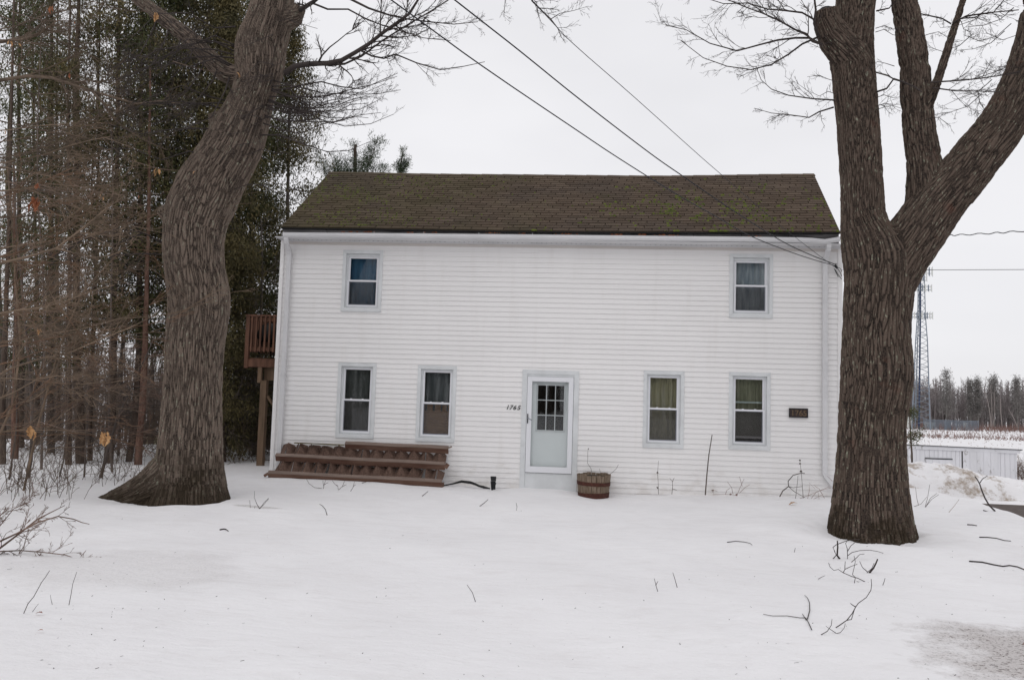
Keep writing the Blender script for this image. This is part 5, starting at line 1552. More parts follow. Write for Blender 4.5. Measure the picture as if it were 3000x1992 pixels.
twig([c5([(1005, 490), (1006, 465), (1040, 440), (1100, 425), (1180, 422), (1240, 433), (1280, 446)]), c5([(1005, 470), (1003, 410), (990, 370), (1010, 340)]), c5([(1006, 430), (1030, 390), (1060, 365), (1095, 342)])], 'thin branching twig with an arched arm near the right tree foot', w=2.6)
twig([c5([(1140, 665), (1085, 638), (1040, 625), (970, 595), (935, 570), (900, 578), (870, 550), (858, 518)]), c5([(970, 598), (985, 570), (1030, 548), (1080, 530)]), c5([(985, 572), (985, 540), (988, 508)])], 'low sprawling twig with many tips on the snow before the right tree', w=2.8)
twig([(c5([(1172, 598), (1205, 560), (1225, 520), (1237, 490)]), 6), c5([(1065, 632), (1135, 630), (1160, 590), (1190, 565), (1210, 520)]), c5([(1160, 590), (1120, 555), (1098, 508)])], 'thick broken stick end slanting up among the twigs', w=2.8)
twig([c5([(1058, 675), (1065, 632), (1043, 610), (1055, 560), (1065, 510), (1055, 465)]), c5([(1035, 515), (1070, 485), (1100, 455), (1135, 452)])], 'wavy upright twig between the forked stick and the broken stick', w=2.6)
twig([c5([(1168, 672), (1120, 678), (1075, 662)])], 'tiny curved twig under the sprawling twig', w=2.2)
twig([c5([(1276, 692), (1288, 660), (1294, 636)])], 'single short stem right of the twig cluster', w=2.6)
twig([c5([(80, 366), (145, 358), (210, 364), (255, 374), (272, 388)])], 'slender arched twig lying alone left of the right tree', w=2.8, flat=True)
twig([c5([(778, 646), (805, 630), (833, 618)])], 'short slanting twig left of the twig cluster', w=2.2)
twig([c5([(597, 438), (600, 420), (604, 404)])], 'tiny upright stem near the arched twig', w=2)
twig([c5([(2020, 327), (2080, 328), (2150, 335), (2210, 352), (2262, 357)])], 'dark stick lying on the snow right of the forked tree', w=4, flat=True)
twig([c5([(1942, 513), (2040, 520), (2130, 540), (2200, 552), (2250, 545), (2310, 555), (2362, 575), (2420, 600)])], 'longest dark stick on the snow at the right edge', w=5.5, flat=True)
twig([c5([(1925, 230), (1965, 232), (2000, 238)])], 'small dark stick behind the two long sticks at right', w=4, flat=True)
c3 = lambda pts: S(2400, 1150, 2.852, pts)
twig([(c3([(1470, 990), (1420, 940), (1385, 880), (1360, 820), (1340, 760), (1320, 725), (1300, 698)]), 5), c3([(1343, 752), (1365, 720), (1405, 695)]), c3([(1370, 982), (1400, 990), (1430, 997)])], 'y shaped dark branch stuck upright in the snow near the driveway', w=3.4, name='stuck_branch', cat='branch')
for k, (st_) in enumerate(([(830, 940), (815, 880), (805, 790)], [(885, 945), (905, 880), (925, 765)], [(890, 950), (940, 890), (1000, 850)], [(780, 955), (850, 930), (900, 870)], [(900, 960), (960, 968), (1040, 962)], [(895, 950), (925, 900), (985, 870)])):
    pass
twig([c3([(885, 955), (905, 880), (925, 765)]), c3([(888, 955), (940, 890), (1000, 850)]), c3([(830, 940), (815, 880), (805, 790)]), c3([(780, 955), (850, 930), (900, 870)]), c3([(900, 960), (960, 968), (1040, 962)]), c3([(892, 950), (930, 880), (985, 840)])], 'fan of thin grey stems in the snow just right of the forked tree', w=1.8, name='dead_stalk', cat='stalk', matt=M_twig)
twig([c3([(1083, 1000), (1130, 945), (1170, 890)])], 'single pale stem leaning right near the driveway edge', w=1.6, matt=M_weed)
# left foreground
c6 = lambda pts: S(0, 1400, 2.6244, pts)
twig([c6([(182, 1040), (215, 965), (260, 910), (320, 800), (350, 760), (382, 710)])], 'tall leaning stem in the snow at bottom left', name='dead_stalk', cat='stalk', w=3)
twig([c6([(530, 975), (545, 900), (560, 810), (590, 722)])], 'straight thin stem in the snow right of the leaning stem', name='dead_stalk', cat='stalk', w=2.6)
twig([c6([(402, 972), (392, 930), (388, 898)])], 'very short stem between the two taller stems at bottom left', name='dead_stalk', cat='stalk', w=2)
twig([c6([(250, 1028), (272, 995), (296, 966)])], 'short slanting stem beside the russet leaf on the snow', name='dead_stalk', cat='stalk', w=2)
twig([c6([(1690, 402), (1720, 396), (1738, 398), (1755, 412)])], 'small bent twig on the open snow below the leaning tree', w=5, flat=True)
twig([c6([(1995, 235), (1975, 200), (1955, 150), (1958, 100)]), c6([(1998, 235), (2030, 190), (2065, 155)]), c6([(1942, 272), (1925, 240), (1920, 170)]), c6([(1945, 270), (1955, 235), (1962, 215)])], 'fine branching stems right of the leaning tree foot', name='dead_stalk', cat='stalk', w=2)
c8 = lambda pts: S(760, 1250, 3.374, pts)
twig([c8([(620, 610), (545, 600), (490, 560), (465, 515)])], 'curved stem in the snow before the left part of the rack', name='dead_stalk', cat='stalk', w=1.8, matt=M_twig)
twig([c8([(632, 612), (640, 570), (655, 525)]), c8([(635, 585), (630, 560), (628, 530)]), c8([(640, 572), (680, 550)])], 'small twiggy stem in the snow before the rack, second from its left', name='dead_stalk', cat='stalk', w=1.8, matt=M_twig)
twig([c8([(780, 625), (775, 590), (740, 560), (720, 530)]), c8([(785, 620), (820, 590), (840, 540), (842, 510)]), c8([(775, 590), (760, 570)]), c8([(820, 590), (860, 570)])], 'spreading branched stem in the snow at the middle of the rack', name='dead_stalk', cat='stalk', w=1.8, matt=M_twig)
twig([c8([(900, 638), (925, 600), (940, 540)]), c8([(928, 590), (952, 572)])], 'short stem right of the spreading stem before the rack', name='dead_stalk', cat='stalk', w=1.8, matt=M_twig)
twig([c8([(1012, 556), (1050, 545), (1092, 533)])], 'twig lying flat against the right part of the rack', w=2.2, matt=M_twig)
c9 = lambda pts: S(750, 950, 2.362, pts)
twig([c9([(1150, 1188), (1172, 1170), (1190, 1155)])], 'short slanting twig in the snow between rack and yard light', w=2.6)
twig([c9([(1548, 1258), (1580, 1235), (1607, 1210)])], 'slanting twig on the snow below the yard light', w=2.6)
twig([c9([(1838, 1290), (1802, 1295), (1806, 1260), (1800, 1235)])], 'hook shaped twig on the snow below the front door', w=2.2)
twig([c9([(492, 1320), (480, 1280), (460, 1255), (440, 1243)])], 'bent twig on the snow below the left windows', w=2.8)
twig([c9([(20, 1275), (50, 1250), (88, 1205)]), c9([(25, 1275), (0, 1235)])], 'v shaped twig on the snow left of the rack', w=2)
twig([[(1393, 1762), (1384, 1735), (1368, 1712)]], 'thin hooked twig standing alone in the middle foreground', w=2.6)
twig([[(1927, 1732), (1922, 1715), (1917, 1694)], [(1921, 1715), (1928, 1702)]], 'tiny forked twig in the foreground, left one of two', w=2.4)
twig([[(1984, 1720), (1977, 1695), (1971, 1676)]], 'tiny straight twig in the foreground, right one of two', w=2.4)
# plants at the wall base
c7 = lambda pts: S(1650, 950, 2.6133, pts)
def wallplant(strokes, label, w=2.0, m_=None, blobs=(), Y=-.35):
    o = twig([c7(s_) if not isinstance(s_, tuple) else (c7(s_[0]), s_[1]) for s_ in strokes], label, 'dead plant', 'dead_plant', w=w, Y=Y, matt=m_ or M_twig)
    return o
wallplant([([(1088, 1305), (1100, 1150), (1115, 1000), (1140, 845)], 4)], 'single tall bare stalk standing against the siding between the right windows')
wallplant([[(730, 1300), (727, 1200), (722, 1140), (730, 1045)], ([(727, 1255), (716, 1245)], 5), ([(722, 1140), (722, 1128)], 6)], 'slender seed stalk below the olive curtained window', w=1.6)
wallplant([[(832, 1300), (838, 1240), (835, 1200), (815, 1178)], [(836, 1205), (850, 1175)], [(838, 1260), (870, 1268)]], 'short forked stalk left of the tall bare stalk', w=1.8)
wallplant([[(1145, 1302), (1243, 1301), (1290, 1303), (1330, 1308)], [(1243, 1300), (1252, 1270), (1278, 1253)], [(1330, 1310), (1350, 1260), (1385, 1180)], [(1300, 1300), (1290, 1250), (1258, 1205)], [(1350, 1290), (1390, 1250), (1430, 1225)], ([(1325, 1310), (1330, 1298)], 7), ([(1275, 1302), (1290, 1300)], 5), [(1370, 1240), (1350, 1165)], [(1150, 1290), (1130, 1265), (1180, 1275)], ([(1145, 1275), (1150, 1265)], 5)], 'clump of dry reddish stems below the right pair of windows', w=1.6, m_=M_redb)
wallplant([([(1657, 1320), (1680, 1275), (1725, 1240), (1722, 1200), (1760, 1155), (1820, 1138), (1850, 1140)], 3.4), [(1725, 1240), (1760, 1250), (1830, 1240)], [(1725, 1240), (1770, 1280), (1850, 1325)]], 'dark looping stem arching near the wall under the plaque', w=2.4)
wallplant([[(1838, 1330), (1828, 1200), (1822, 1130), (1812, 1040)], [(1778, 1340), (1790, 1240), (1798, 1155)], ([(1820, 1130), (1822, 1118)], 8), ([(1813, 1070), (1815, 1060)], 6), ([(1812, 1045), (1814, 1036)], 6)], 'upright seed head stalk beside the looping stem', w=1.8)
wallplant([[(1870, 1340), (1885, 1270), (1882, 1212), (1930, 1260)], [(1790, 1340), (1900, 1300), (2040, 1240)], [(1900, 1330), (1940, 1280), (2050, 1250)], [(1940, 1370), (1910, 1340), (1990, 1300)], [(2000, 1330), (1960, 1260), (1920, 1230)], [(2060, 1200), (2020, 1160)], [(1920, 1350), (1960, 1340), (1950, 1280)]], 'tangle of pinkish dry stems at the foot of the right downspout', w=1.5, m_=M_redb)
# fallen leaves on the snow
for (px_, py_, wpx, lab, mt_) in ((2312, 1480, 24, 'orange brown leaf on the snow left of the right tree', M_leaf), (105, 1801, 20, 'russet leaf on the snow at the bottom left', M_leafr), (110, 1852, 14, 'small russet leaf nearest the bottom left corner of the snow', M_leafr), (2995, 1892, 22, 'russet leaf on the dirty snow at the right edge', M_leafr)):
    p = gp(px_, py_, .012); dpt = (p-CPOS) @ FWD; me = oak_leaf_mesh(wpx*1.2*dpt/FPX, .15, rl)
    me.transform(Matrix.Translation(Vector(p)) @ Matrix.Rotation(rl.uniform(-.4, .4), 4, 'Z') @ Matrix.Rotation(-.15, 4, 'Y'))
    tag(link('fallen_leaf', me, mt_), lab, 'leaf')
# scattered specks of bark and debris
db_ = MB()
for k in range(230):
    px_, py_ = rl.uniform(20, 2980), rl.uniform(1500, 1985)
    if rl.random() < .5: px_ = rl.choice([rl.gauss(2560, 260), rl.gauss(2900, 120), rl.gauss(300, 220)]); py_ = min(1988, max(1600 if px_ > 2300 else 1490, rl.gauss(1760, 120)))
    p = gp(px_, py_, .002); a = rl.uniform(0, PI); L = rl.uniform(.003, .010)*(1 if rl.random() < .8 else 2)
    d = np.array([math.cos(a)*L, math.sin(a)*L, rl.uniform(0, .003)]); e = np.array([-math.sin(a), math.cos(a), .3])*rl.uniform(.0012, .003)
    db_.quad(p-d-e, p+d-e, p+d+e, p-d+e)
tag(db_.build('bark_debris', M_twigd), 'tiny specks of bark and seed debris scattered over the lawn snow', 'debris', kind='stuff')

# ------------------------------------------------------------------ wires
def wire(pix, Y0, Y1, r, label, ext=5.0, drop=0.0, name='overhead_wire', group=None):
    pix = np.array(pix, float); cum = np.concatenate([[0], np.cumsum(np.linalg.norm(np.diff(pix, axis=0), axis=1))]); u = cum/cum[-1]
    d0 = (at(*pix[0], Y0)-CPOS) @ FWD; d1 = (at(*pix[-1], Y1)-CPOS) @ FWD
    P = []
    for (x, y), uu in zip(pix, u):
        dpt = 1/((1-uu)/d0+uu/d1); v = ray(x, y); P.append(CPOS+v*dpt)
    P = np.array(P); e = P[0]-P[1]; e /= np.linalg.norm(e)
    P = np.vstack([P[0]+e*ext, P])
    n = 40; Q = smooth_poly(P, n)
    return tag(link(name, tubes_mesh(name, [(Q, np.full(n, r))], 5), M_wire), label, 'wire', group)
wire([(1145, 0), (1418, 198), (1700, 389), (1791, 450), (1898, 518), (2010, 586), (2088, 629), (2195, 690), (2298, 732), (2370, 757), (2443, 778)], -8.5, -.14, .0075, 'leftmost of the three dark service wires slanting down to the house corner')
wire([(1331, 0), (1520, 148), (1700, 293), (1905, 450), (2004, 519), (2110, 592), (2214, 660), (2300, 712), (2370, 745), (2444, 774)], -8.5, -.14, .0095, 'middle and thickest of the three service wires above the house')
wire([(1556, 0), (1672, 122), (1850, 278), (2042, 450), (2119, 517), (2200, 588), (2275, 652), (2328, 694), (2385, 738), (2443, 781)], -7.5, -.14, .0045, 'rightmost and thinnest of the three service wires above the house')
ins = root('wire_anchor', (11.2, -.06, 4.3), 'black wire anchor and knotted cable ends at the top of the right corner', 'anchor')
c = at(2446, 777, -.1)
MB().tube([c, at(2453, 786, -.08)], [.03, .02], 8).build('insulator', M_black, ins)
for st_ in ([(2452, 784), (2462, 787), (2467, 797)], [(2452, 785), (2460, 795), (2466, 810)], [(2444, 787), (2450, 800), (2456, 812)], [(2447, 790), (2454, 803), (2466, 818)], [(2440, 774), (2452, 773)]):
    P = np.array([at(x, y, -.07) for x, y in st_]); P = smooth_poly(P, 6)
    link('cable_end', tubes_mesh('cable_end', [(P, np.full(6, .006))], 5), M_wire, ins)
P = [at(2462, 700, 1.0), at(2600, 695, -.5), at(2752, 689.5, -2.0), at(2800, 689, -2.4), at(2900, 684, -3.4), at(3000, 677, -4.2), at(3300, 655, -6.5)]
Q = smooth_poly(P, 60); Q[:, 2] += .012*np.sin(np.arange(60)*1.25)
tag(link('twisted_cable', tubes_mesh('twisted_cable', [(Q, np.full(60, .0075))], 6), M_wire), 'thick twisted cable running right from behind the forked tree', 'cable')
P = [at(2462, 791, .6), at(2720, 791, .0), at(3000, 790, -.6), at(3400, 788, -1.4)]
tag(link('telephone_wire', tubes_mesh('telephone_wire', [(smooth_poly(P, 20), np.full(20, .0055))], 5), M_wire), 'thin level wire crossing in front of the lattice tower', 'wire')

# ------------------------------------------------------------------ white shed at right
YS = 24.0
M_shed = mat('peeling_white_paint', (.62, .62, .64), .8, col2=(.70, .70, .73), scale=2, stretch=(1, 1, .3), bump=.2)
def peel(m_):
    n, b = nodes_of(m_); g = n.nodes.new('ShaderNodeNewGeometry').outputs['Position']
    mpn = n.nodes.new('ShaderNodeMapping'); mpn.inputs['Scale'].default_value = (2.2, 1, .9); n.links.new(g, mpn.inputs[0])
    mk = ramp(n, add_noise(n, mpn.outputs[0], 1.7, 6, .75), [(.60, (0, 0, 0)), (.63, (1, 1, 1))])
    old = b.inputs['Base Color'].links[0].from_socket
    n.links.new(mixc(n, math_(n, 'MULTIPLY', mk, .75), old, (.30, .28, .27)), b.inputs['Base Color'])
peel(M_shed)
shed = root('white_shed', (24.3, YS+1.2, -1.9), 'low white board shed with peeling paint beyond the snow bank at right', 'shed')
sxl, sxr = 20.6, float(at(2980, 1370, YS)[0])
zTl, zTr = at(2650, 1301, YS)[2], at(2980, 1316, YS)[2]
def stop(x): return zTl+(zTr-zTl)*(x-at(2650, 1301, YS)[0])/(sxr-at(2650, 1301, YS)[0])
MB().hexa([(sxl, YS+.05, -2.3), (sxr, YS+.05, -2.3), (sxr, YS+2.4, -2.3), (sxl, YS+2.4, -2.3), (sxl, YS+.05, stop(sxl)-.05), (sxr, YS+.05, stop(sxr)-.05), (sxr, YS+2.4, -.45), (sxl, YS+2.4, -.45)]).build('body', M_shed, shed)
x = sxl; k = 0
D1 = (float(at(2712, 1345, YS)[0]), float(at(2787, 1345, YS)[0]), float(at(2750, 1345, YS)[2]))
D2 = (float(at(2820, 1322, YS)[0]), float(at(2921, 1322, YS)[0]), float(at(2870, 1322, YS)[2]))
while x < sxr-.02:
    w_ = random.uniform(.17, .24); x1_ = min(sxr, x+w_)
    top_ = stop((x+x1_)/2)-.20; lift = random.uniform(0, .012)
    MB().hexa([(x+.006, YS-.0-lift, -2.25), (x1_-.006, YS-.0-lift, -2.25), (x1_-.006, YS+.045, -2.25), (x+.006, YS+.045, -2.25), (x+.006, YS-lift, top_), (x1_-.006, YS-lift, top_), (x1_-.006, YS+.045, top_), (x+.006, YS+.045, top_)]).build('plank', M_shed, shed)
    x = x1_
for (a, b, zt_), nm, nb in ((D1, 'low_door', 4), (D2, 'tall_door', 5)):
    dr = MB().box(a, b, YS-.026, YS-.015, -2.2, zt_-.0).build(nm, M_shed, shed)
    for k in range(nb):
        xa, xb = a+(b-a)*k/nb+.006, a+(b-a)*(k+1)/nb-.006
        MB().box(xa, xb, YS-.04, YS-.0265, -2.2, zt_-.015).build('plank', M_shed, dr)
    MB().box(a-.04, b+.04, YS-.05, YS-.0415, zt_+.0, zt_+.05).build('lintel_strip', M_black, dr)
MB().box(D2[0]-.05, D2[0]-.008, YS-.03, YS-.014, -2.2, D2[2]).build('door_gap_strip', mat('dark_gap', (.05, .045, .045), .9), shed)
MB().hexa([(sxl-.1, YS-.06, stop(sxl)-.2), (sxr+.12, YS-.06, stop(sxr)-.2), (sxr+.12, YS-.02, stop(sxr)-.2), (sxl-.1, YS-.02, stop(sxl)-.2), (sxl-.1, YS-.06, stop(sxl)-.03), (sxr+.12, YS-.06, stop(sxr)-.03), (sxr+.12, YS-.02, stop(sxr)-.03), (sxl-.1, YS-.02, stop(sxl)-.03)]).build('fascia', M_shed, shed)
MB().hexa([(sxl-.15, YS-.12, stop(sxl)-.025), (sxr+.2, YS-.12, stop(sxr)-.025), (sxr+.2, YS+2.6, -.55), (sxl-.15, YS+2.6, -.55), (sxl-.15, YS-.12, stop(sxl)+.01), (sxr+.2, YS-.12, stop(sxr)+.01), (sxr+.2, YS+2.6, -.5), (sxl-.15, YS+2.6, -.5)]).build('roof', mat('grey_roof_metal', (.10, .10, .105), .6), shed)
# bushes at the shed's right end and behind it
a_ = []
for k in range(160):
    p = np.array([rg.uniform(27.5, 30.5), rg.uniform(24, 28), -2.0]); grow(a_, p, (rg.normal(0, .3), rg.normal(0, .3), 1), rg.uniform(.7, 1.8), .010, 0, rg, spread=.7, kids=(5, 3), wig=.14, flat=1)
bs = root('shed_bush', (28.5, 25, -2.0), 'tangled dark bush at the right end of the white shed', 'bush')
tag(link('branches', tubes_mesh('branches', a_), M_twigr, bs), kind='stuff')
sp_ = root('small_spruce', (28.9, 24.2, -1.9), 'small dark evergreen at the picture edge beside the shed', 'tree')
trunk_mesh(np.array([(28.95, 24.2, -2.1), (28.95, 24.2, -1), (28.95, 24.2, .1)]), [.06, .04, .01]).build('trunk', M_trunk, sp_)
cc = np.array([(28.95+math.cos(a)*r_, 24.2+math.sin(a)*r_, z) for z, r_, a in ((zz_, rg.uniform(0, 1)*(.1+.55*(.2-zz_)/2.0), rg.uniform(0, 6.3)) for zz_ in rg.uniform(-1.7, .1, 260))])
leaf_cloud('foliage', cc, 12, M_fard, sp_, (.08, .16), rg, elong=3)
# green sprig behind the forked trunk
hs = root('hemlock_sapling', (*at(2690, 1420, 6.0)[:2], -.2), 'small green hemlock half hidden behind the forked tree', 'tree')
tp = [at(2672, 1340, 6.0), at(2668, 1280, 6.0), at(2664, 1200, 6.0), at(2660, 1130, 6.0)]
trunk_mesh(smooth_poly([np.array([tp[0][0], 6.0, -.3])]+tp, 8), np.linspace(.03, .008, 8), .0).build('trunk', M_trunk, hs)
cen = []
a_ = []
for (x0, y0, x1, y1) in ((2670, 1275, 2692, 1262), (2670, 1270, 2690, 1275), (2668, 1205, 2680, 1200), (2668, 1215, 2676, 1212), (2665, 1285, 2680, 1290)):
    s_, e = at(x0, y0, 6.0), at(x1, y1, 6.0); a_.append((np.array([s_+(e-s_)*t for t in np.linspace(0, 1, 4)]), np.linspace(.006, .002, 4)))
    for j in range(16): cen.append(s_+(e-s_)*rg.uniform(0, 1.15)+rg.normal(0, .035, 3))
tag(link('branches', tubes_mesh('branches', a_), M_twig, hs), kind='stuff')
leaf_cloud('needles', np.array(cen), 14, M_cedarg, hs, (.03, .07), rg, elong=3)

# ------------------------------------------------------------------ lattice tower
YT = 150.0
tw = root('lattice_tower', (*at(2690, 1250, YT)[:2], -2.6), 'tall grey lattice communications tower with antenna rows seen right of the forked tree', 'tower')
ctr = lambda py: at(2697.5 if py < 900 else 2697.5-(py-900)*.012, py, YT)
def half(py): return float(np.interp(py, [785, 920, 1000, 1240, 1262], [.55, .75, 1.15, 1.72, 1.8]))
pys = [1262] + list(np.arange(1245, 784, -15.5))
ang = [math.radians(a) for a in (205, 335, 90)]
def leg(py, k):
    c = ctr(py); h = half(py)*1.12; return np.array([c[0]+h*math.cos(ang[k]), YT+h*math.sin(ang[k]), c[2]])
for k in range(3):
    MB().tube([leg(p_, k) for p_ in pys], list(np.linspace(.13, .075, len(pys))), 6).build('leg', M_grey, tw)
for i_, (p_, q_) in enumerate(zip(pys[:-1], pys[1:])):
    for k in range(3):
        k2 = (k+1) % 3
        if i_ % 2: MB().tube([leg(p_, k), leg(q_, k2)], .05, 4).build('brace', M_grey, tw)
        else: MB().tube([leg(p_, k2), leg(q_, k)], .05, 4).build('brace', M_grey, tw)
        if i_ % 3 == 0: MB().tube([leg(p_, k), leg(p_, k2)], .03, 4).build('brace', M_grey, tw)
cb_ = [ctr(p_) + np.array([-.15, -.2, 0]) for p_ in pys]
MB().tube(cb_, .16, 6).build('cable_run', M_tdark, tw)
def platform(py, half_w, npan, hh, off=0):
    c = ctr(py)
    fr_ = MB()
    for dz in (-.35, .35): fr_.tube([(c[0]-half_w+off, YT-.4, c[2]+dz), (c[0]+half_w+off, YT-.4, c[2]+dz)], .05, 4); fr_.tube([(c[0]-half_w*.6+off, YT+.6, c[2]+dz), (c[0]+half_w*.6+off, YT-.6, c[2]+dz)], .05, 4)
    pf_ = fr_.build('antenna_frame', M_grey, tw)
    for k in range(npan):
        x = c[0]+off-half_w+2*half_w*k/(npan-1)
        MB().box(x-.11, x+.11, YT-.62, YT-.5, c[2]-hh*.5, c[2]+hh*.5).build('antenna_panel', M_antenna if k % 3 == 1 or k == npan-1 else M_grey, pf_)
        MB().tube([(x+.16, YT-.45, c[2]-hh*.62), (x+.16, YT-.45, c[2]+hh*.62)], .035, 4).build('mount_pipe', M_grey, pf_)
platform(797, 1.7, 7, 1.7, .3); platform(818, .9, 4, .9, 0); platform(845, 1.75, 7, 1.3, .1); platform(925, 2.0, 9, 1.25, .05)
MB().tube([ctr(790), ctr(778)], .04, 4).build('lightning_rod', M_grey, tw)
# compound fence, cabinets
fence = root('chain_link_fence', (*at(2790, 1240, 152)[:2], -2.6), 'grey chain link fence round the tower compound in front of the far wood', 'fence')
fx0, fx1 = float(at(2705, 1245, 152)[0]), float(at(2867, 1245, 152)[0])
fz1 = float(at(2790, 1231, 152)[2]); fz0 = -2.7
for x in np.arange(fx0, fx1+.1, (fx1-fx0)/5):
    MB().tube([(x, 152, fz0), (x, 152, fz1+.15)], .05, 6).build('fence_post', M_grey, fence)
MB().tube([(fx0, 152, fz1), (fx1, 152, fz1)], .03, 4).build('top_rail', M_grey, fence)
fm = []
for x in np.arange(fx0-2, fx1, .11):
    for s_ in (1, -1):
        a = np.array([x, 152-.01*s_, fz0 if s_ > 0 else fz1]); b = np.array([x+(fz1-fz0), 152-.01*s_, fz1 if s_ > 0 else fz0])
        if a[0] < fx0: f = (fx0-a[0])/(b[0]-a[0]); a = a+(b-a)*f
        if b[0] > fx1: f = (fx1-a[0])/(b[0]-a[0]); b = a+(b-a)*f
        fm.append((np.array([a, (a+b)/2, b]), np.full(3, .017)))
tag(link('wire_mesh', tubes_mesh('wire_mesh', fm), M_grey, fence), kind='stuff')
for (x0, x1, y0, y1, lab, mt_) in ((2714, 2736, 1238, 1247, 'long white equipment cabinet at the foot of the tower', M_antenna), (2772, 2783, 1236, 1248, 'grey equipment cabinet behind the fence, middle one', M_grey), (2829, 2832, 1239, 1246, 'narrow white cabinet near the right end of the fence', M_antenna), (2658, 2668, 1222, 1246, 'white equipment hut left of the tower behind the trunk', M_antenna)):
    a, b = at(x0, y0, 154), at(x1, y1, 154)
    o = MB().box(a[0], b[0], 153.4, 155, -2.7, a[2]).box(a[0]-.05, b[0]+.05, 153.3, 155.1, a[2]+.001, a[2]+.08)
    tag(o.build('equipment_cabinet', mt_), lab, 'cabinet')

# ------------------------------------------------------------------ far woods
def far_forest(name, xa, xb, y0, y1, n, hmin, hmax, mat_, label, seed, zg=-2.6, dens=26, tw_r=.028):
    r_ = np.random.default_rng(seed); pol = []
    for k in range(n):
        x = r_.uniform(xa, xb); y = r_.uniform(y0, y1); H = r_.uniform(hmin, hmax); lean = r_.normal(0, .04)
        z = zg-.1; top = np.array([x+lean*H, y, z+H]); base = np.array([x, y, z])
        pol.append((np.array([base, base+(top-base)*.5+np.array([r_.normal(0, .12), 0, 0]), top]), np.array([.14, .09, .03])*H/11))
        for j in range(dens):
            t = r_.uniform(.22, 1.0); p = base+(top-base)*t; L = (1.15-t)*H*.28*r_.uniform(.5, 1.2)
            d = np.array([r_.normal(0, .8), r_.normal(0, .6), r_.uniform(.4, 1.3)]); d /= np.linalg.norm(d)
            q = p+d*L*.5+np.array([0, 0, .1]); e = p+d*L+np.array([0, 0, L*.2])
            pol.append((np.array([p, q, e]), np.array([tw_r*1.3, tw_r, tw_r*.5])))
            for i_ in range(2):
                d2 = d+r_.normal(0, .5, 3); d2 /= np.linalg.norm(d2); pol.append((np.array([q, q+d2*L*.25, q+d2*L*.5]), np.array([tw_r*.8, tw_r*.6, tw_r*.35])))
    return tag(link(name, tubes_mesh(name, pol), mat_), label, 'woods', kind='stuff')
fxa, fxb = float(at(2600, 1200, 178)[0]), float(at(3050, 1200, 178)[0])
far_forest('far_wood', fxa-14, fxb+16, 172, 196, 640, 8.0, 12.2, M_farw, 'leafless brown wood along the far side of the snowy field', 3)
far_forest('far_wood_thicket', fxa-14, fxb+16, 170, 186, 420, 2.0, 5.0, M_farw, 'low brown thicket along the foot of the far wood', 12, dens=16)
far_forest('far_wood_understory', fxa-14, fxb+16, 174, 192, 60, 3, 9, M_fard, 'dark evergreen undergrowth inside the far wood', 8, dens=16, tw_r=.04)
def far_conifer(px, ytop, wpx, Y, lab, mat_=None):
    t_, b_ = at(px, ytop, Y), at(px, 1252, Y); H = t_[2]+2.7; wr = wpx/2*(Y+16)/FPX
    r0_ = root('far_conifer', (t_[0], Y, -2.6), lab, 'tree')
    trunk_mesh(np.array([(t_[0], Y, -2.8), (t_[0], Y, (t_[2]-2.6)/2), (t_[0], Y, t_[2])]), [.2, .14, .03], 0).build('trunk', M_fard, r0_)
    cen = []; 
    for k in range(700):
        t = rg.random(); rr = wr*(1-t)**.75*rg.uniform(.25, 1.1); a = rg.uniform(0, 6.28)
        cen.append((t_[0]+rr*math.cos(a), Y+rr*math.sin(a), -2.4+H*.25+(H*.75)*t-.12*rr))
    leaf_cloud('foliage', np.array(cen), 5, mat_ or M_fard, r0_, (.18, .42), rg, droop=.1, elong=3)
far_conifer(2772, 1090, 46, 168, 'tallest pine rising above the far wood, right of the tower')
far_conifer(2864, 1114, 18, 168, 'narrow spruce in the middle of the far wood')
far_conifer(2911, 1106, 36, 169, 'dark pine in the far wood left of the birches')
far_conifer(2978, 1112, 42, 169, 'broad dark pine in the far wood at the picture edge')
far_conifer(2842, 1122, 12, 168, 'thin spruce spire beside the narrow spruce')
for k, (st_, lab) in enumerate((([(2903, 1252), (2900, 1210), (2890, 1160), (2880, 1143)], 'leftmost of the pale birches, leaning left'), ([(2905, 1252), (2906, 1200), (2903, 1140)], 'straight pale birch second from the left'), ([(2908, 1252), (2914, 1210), (2912, 1150)], 'pale birch just right of the straight one'), ([(2936, 1252), (2932, 1210), (2930, 1160)], 'pale birch standing apart in the middle'), ([(2982, 1256), (2970, 1225), (2955, 1200)], 'rightmost pale birch slanting steeply left'))):
    P = np.array([at(x, y, 166) for x, y in st_]); P = smooth_poly(P, 7)
    t_ = root('birch_tree', tuple(P[0]), lab, 'tree')
    b = MB().tube(P, list(np.linspace(.10, .045, 7)), 6).build('trunk', M_birch, t_)
    a_ = []
    for j in range(10): grow(a_, P[3+j % 4], (rg.normal(0, .5), .1, .9), 1.6, .03, 1, rg, kids=(0, 3), spread=.6)
    tag(link('branches', tubes_mesh('branches', a_), M_farw, t_), kind='stuff')
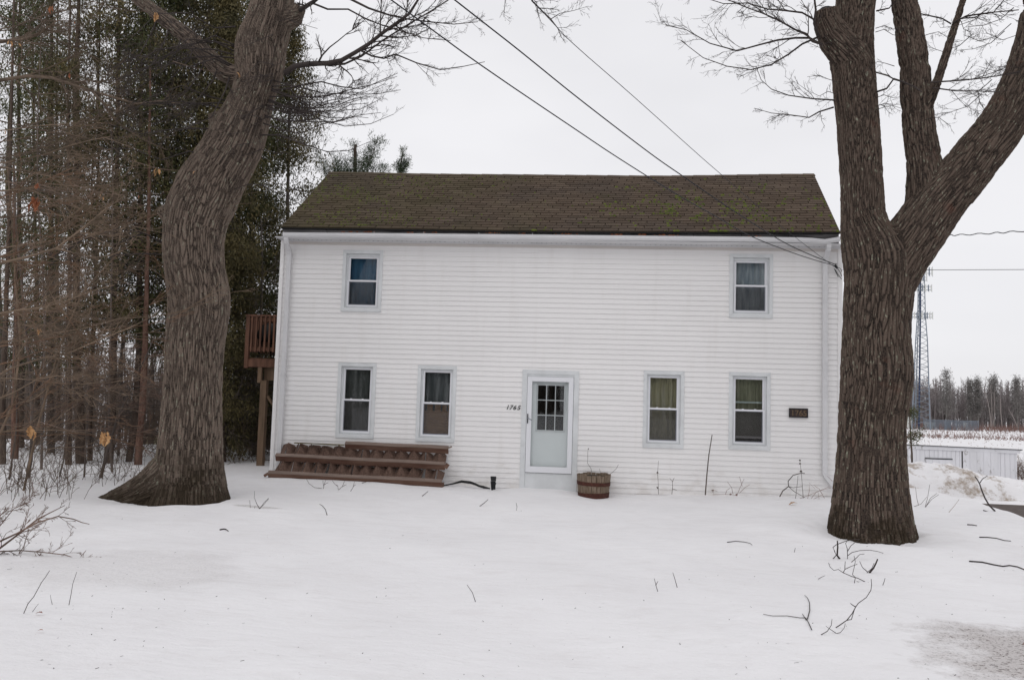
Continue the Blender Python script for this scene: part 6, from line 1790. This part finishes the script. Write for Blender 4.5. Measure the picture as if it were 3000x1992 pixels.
# red brush and weeds on the field
pol = []
for k in range(2600):
    band = rg.random()
    if band < .45: y = rg.uniform(150, 166); h_ = rg.uniform(.5, 1.5)
    elif band < .75: y = rg.uniform(104, 116); h_ = rg.uniform(.2, .6)
    else: y = rg.uniform(118, 150); h_ = rg.uniform(.2, .8) if rg.random() < .3 else .25
    x = rg.uniform(.42*(y+16)+3, .72*(y+16)+6); z = float(hgt(x, y))-.05
    d = np.array([rg.normal(0, .3), rg.normal(0, .2), 1])
    for j in range(3):
        dd = d+rg.normal(0, .25, 3); e = np.array([x, y, z])+dd*h_
        pol.append((np.array([[x, y, z], (np.array([x, y, z])+e)/2, e]), np.array([.022, .016, .009])))
tag(link('field_brush', tubes_mesh('field_brush', pol), M_redb), 'strips of reddish dead brush across the far snowy field', 'brush', kind='stuff')
pol = []
for k in range(420):
    y = rg.uniform(40, 104); x = rg.uniform(.42*(y+16)+2, .72*(y+16)+6); z = float(hgt(x, y))-.03; h_ = rg.uniform(.1, .35)
    for j in range(3):
        e = np.array([x+rg.normal(0, .1), y, z+h_*rg.uniform(.6, 1)]); pol.append((np.array([[x, y, z], (np.array([x, y, z])+e)/2, e]), np.array([.010, .008, .004])))
tag(link('field_weeds', tubes_mesh('field_weeds', pol), M_weed), 'sparse dry weeds poking through the snow of the near field', 'weeds', kind='stuff')
# woods beyond the left trees and behind the house
far_forest('left_far_wood', -60, 4, 42, 66, 330, 4.5, 8.0, M_farl, 'grey brown leafless wood seen low between the left trunks', 5, dens=26, tw_r=.016)
far_forest('left_near_thicket', -24, 0, 9, 26, 420, 2.0, 5.5, M_farl, 'low grey brown thicket on the slope behind the left trunks', 6, zg=-1.0, dens=24, tw_r=.008)

far_forest('roadside_wood', -45, 60, -75, -52, 420, 9, 14, M_farl, 'bare wood across the road behind the viewpoint', 9, zg=.1, dens=22, tw_r=.03)

# yellow outbuilding glimpsed between trunks
ysx0, ysx1 = float(at(420, 1300, 14)[0]), float(at(520, 1300, 14)[0])
yh = root('yellow_outbuilding', (ysx0+1, 15, -.8), 'small pale yellow outbuilding with black roof glimpsed left of the big trunk', 'shed')
z_e = float(at(435, 1277, 14)[2]); z_r = float(at(435, 1248, 14)[2])
MB().box(ysx0, ysx1+1.2, 14.0, 17, -1.6, z_e).build('wall', M_yel, yh)
for k in range(9):
    z = z_e-.06-.13*k
    MB().hexa([(ysx0-.0, 13.975, z-.11), (ysx1+1.2, 13.975, z-.11), (ysx1+1.2, 13.999, z-.11), (ysx0, 13.999, z-.11), (ysx0, 13.99, z+.018), (ysx1+1.2, 13.99, z+.018), (ysx1+1.2, 13.999, z+.018), (ysx0, 13.999, z+.018)]).build('siding_board', M_yel, yh)
MB().hexa([(ysx0-.12, 13.8, z_e), (ysx1+1.3, 13.8, z_e), (ysx1+1.3, 15.5, z_r+.05), (ysx0-.12, 15.5, z_r+.05), (ysx0-.12, 13.8, z_e+.08), (ysx1+1.3, 13.8, z_e+.08), (ysx1+1.3, 15.5, z_r+.15), (ysx0-.12, 15.5, z_r+.15)]).build('roof', M_roofb, yh)
c = at(454, 1258, 13.9)
MB().tube([c+np.array([0, .2, 0]), c+np.array([0, .25, .0])], [.10, .09], 10).build('roof_white_blob', M_antenna, yh)  # small white disc on the roof, object unidentified
print('tris', sum(len(p.vertices)-2 for m_ in bpy.data.meshes for p in m_.polygons) if 0 else 0, 'objects', len(bpy.data.objects), 'polys', sum(len(m_.polygons) for m_ in bpy.data.meshes))
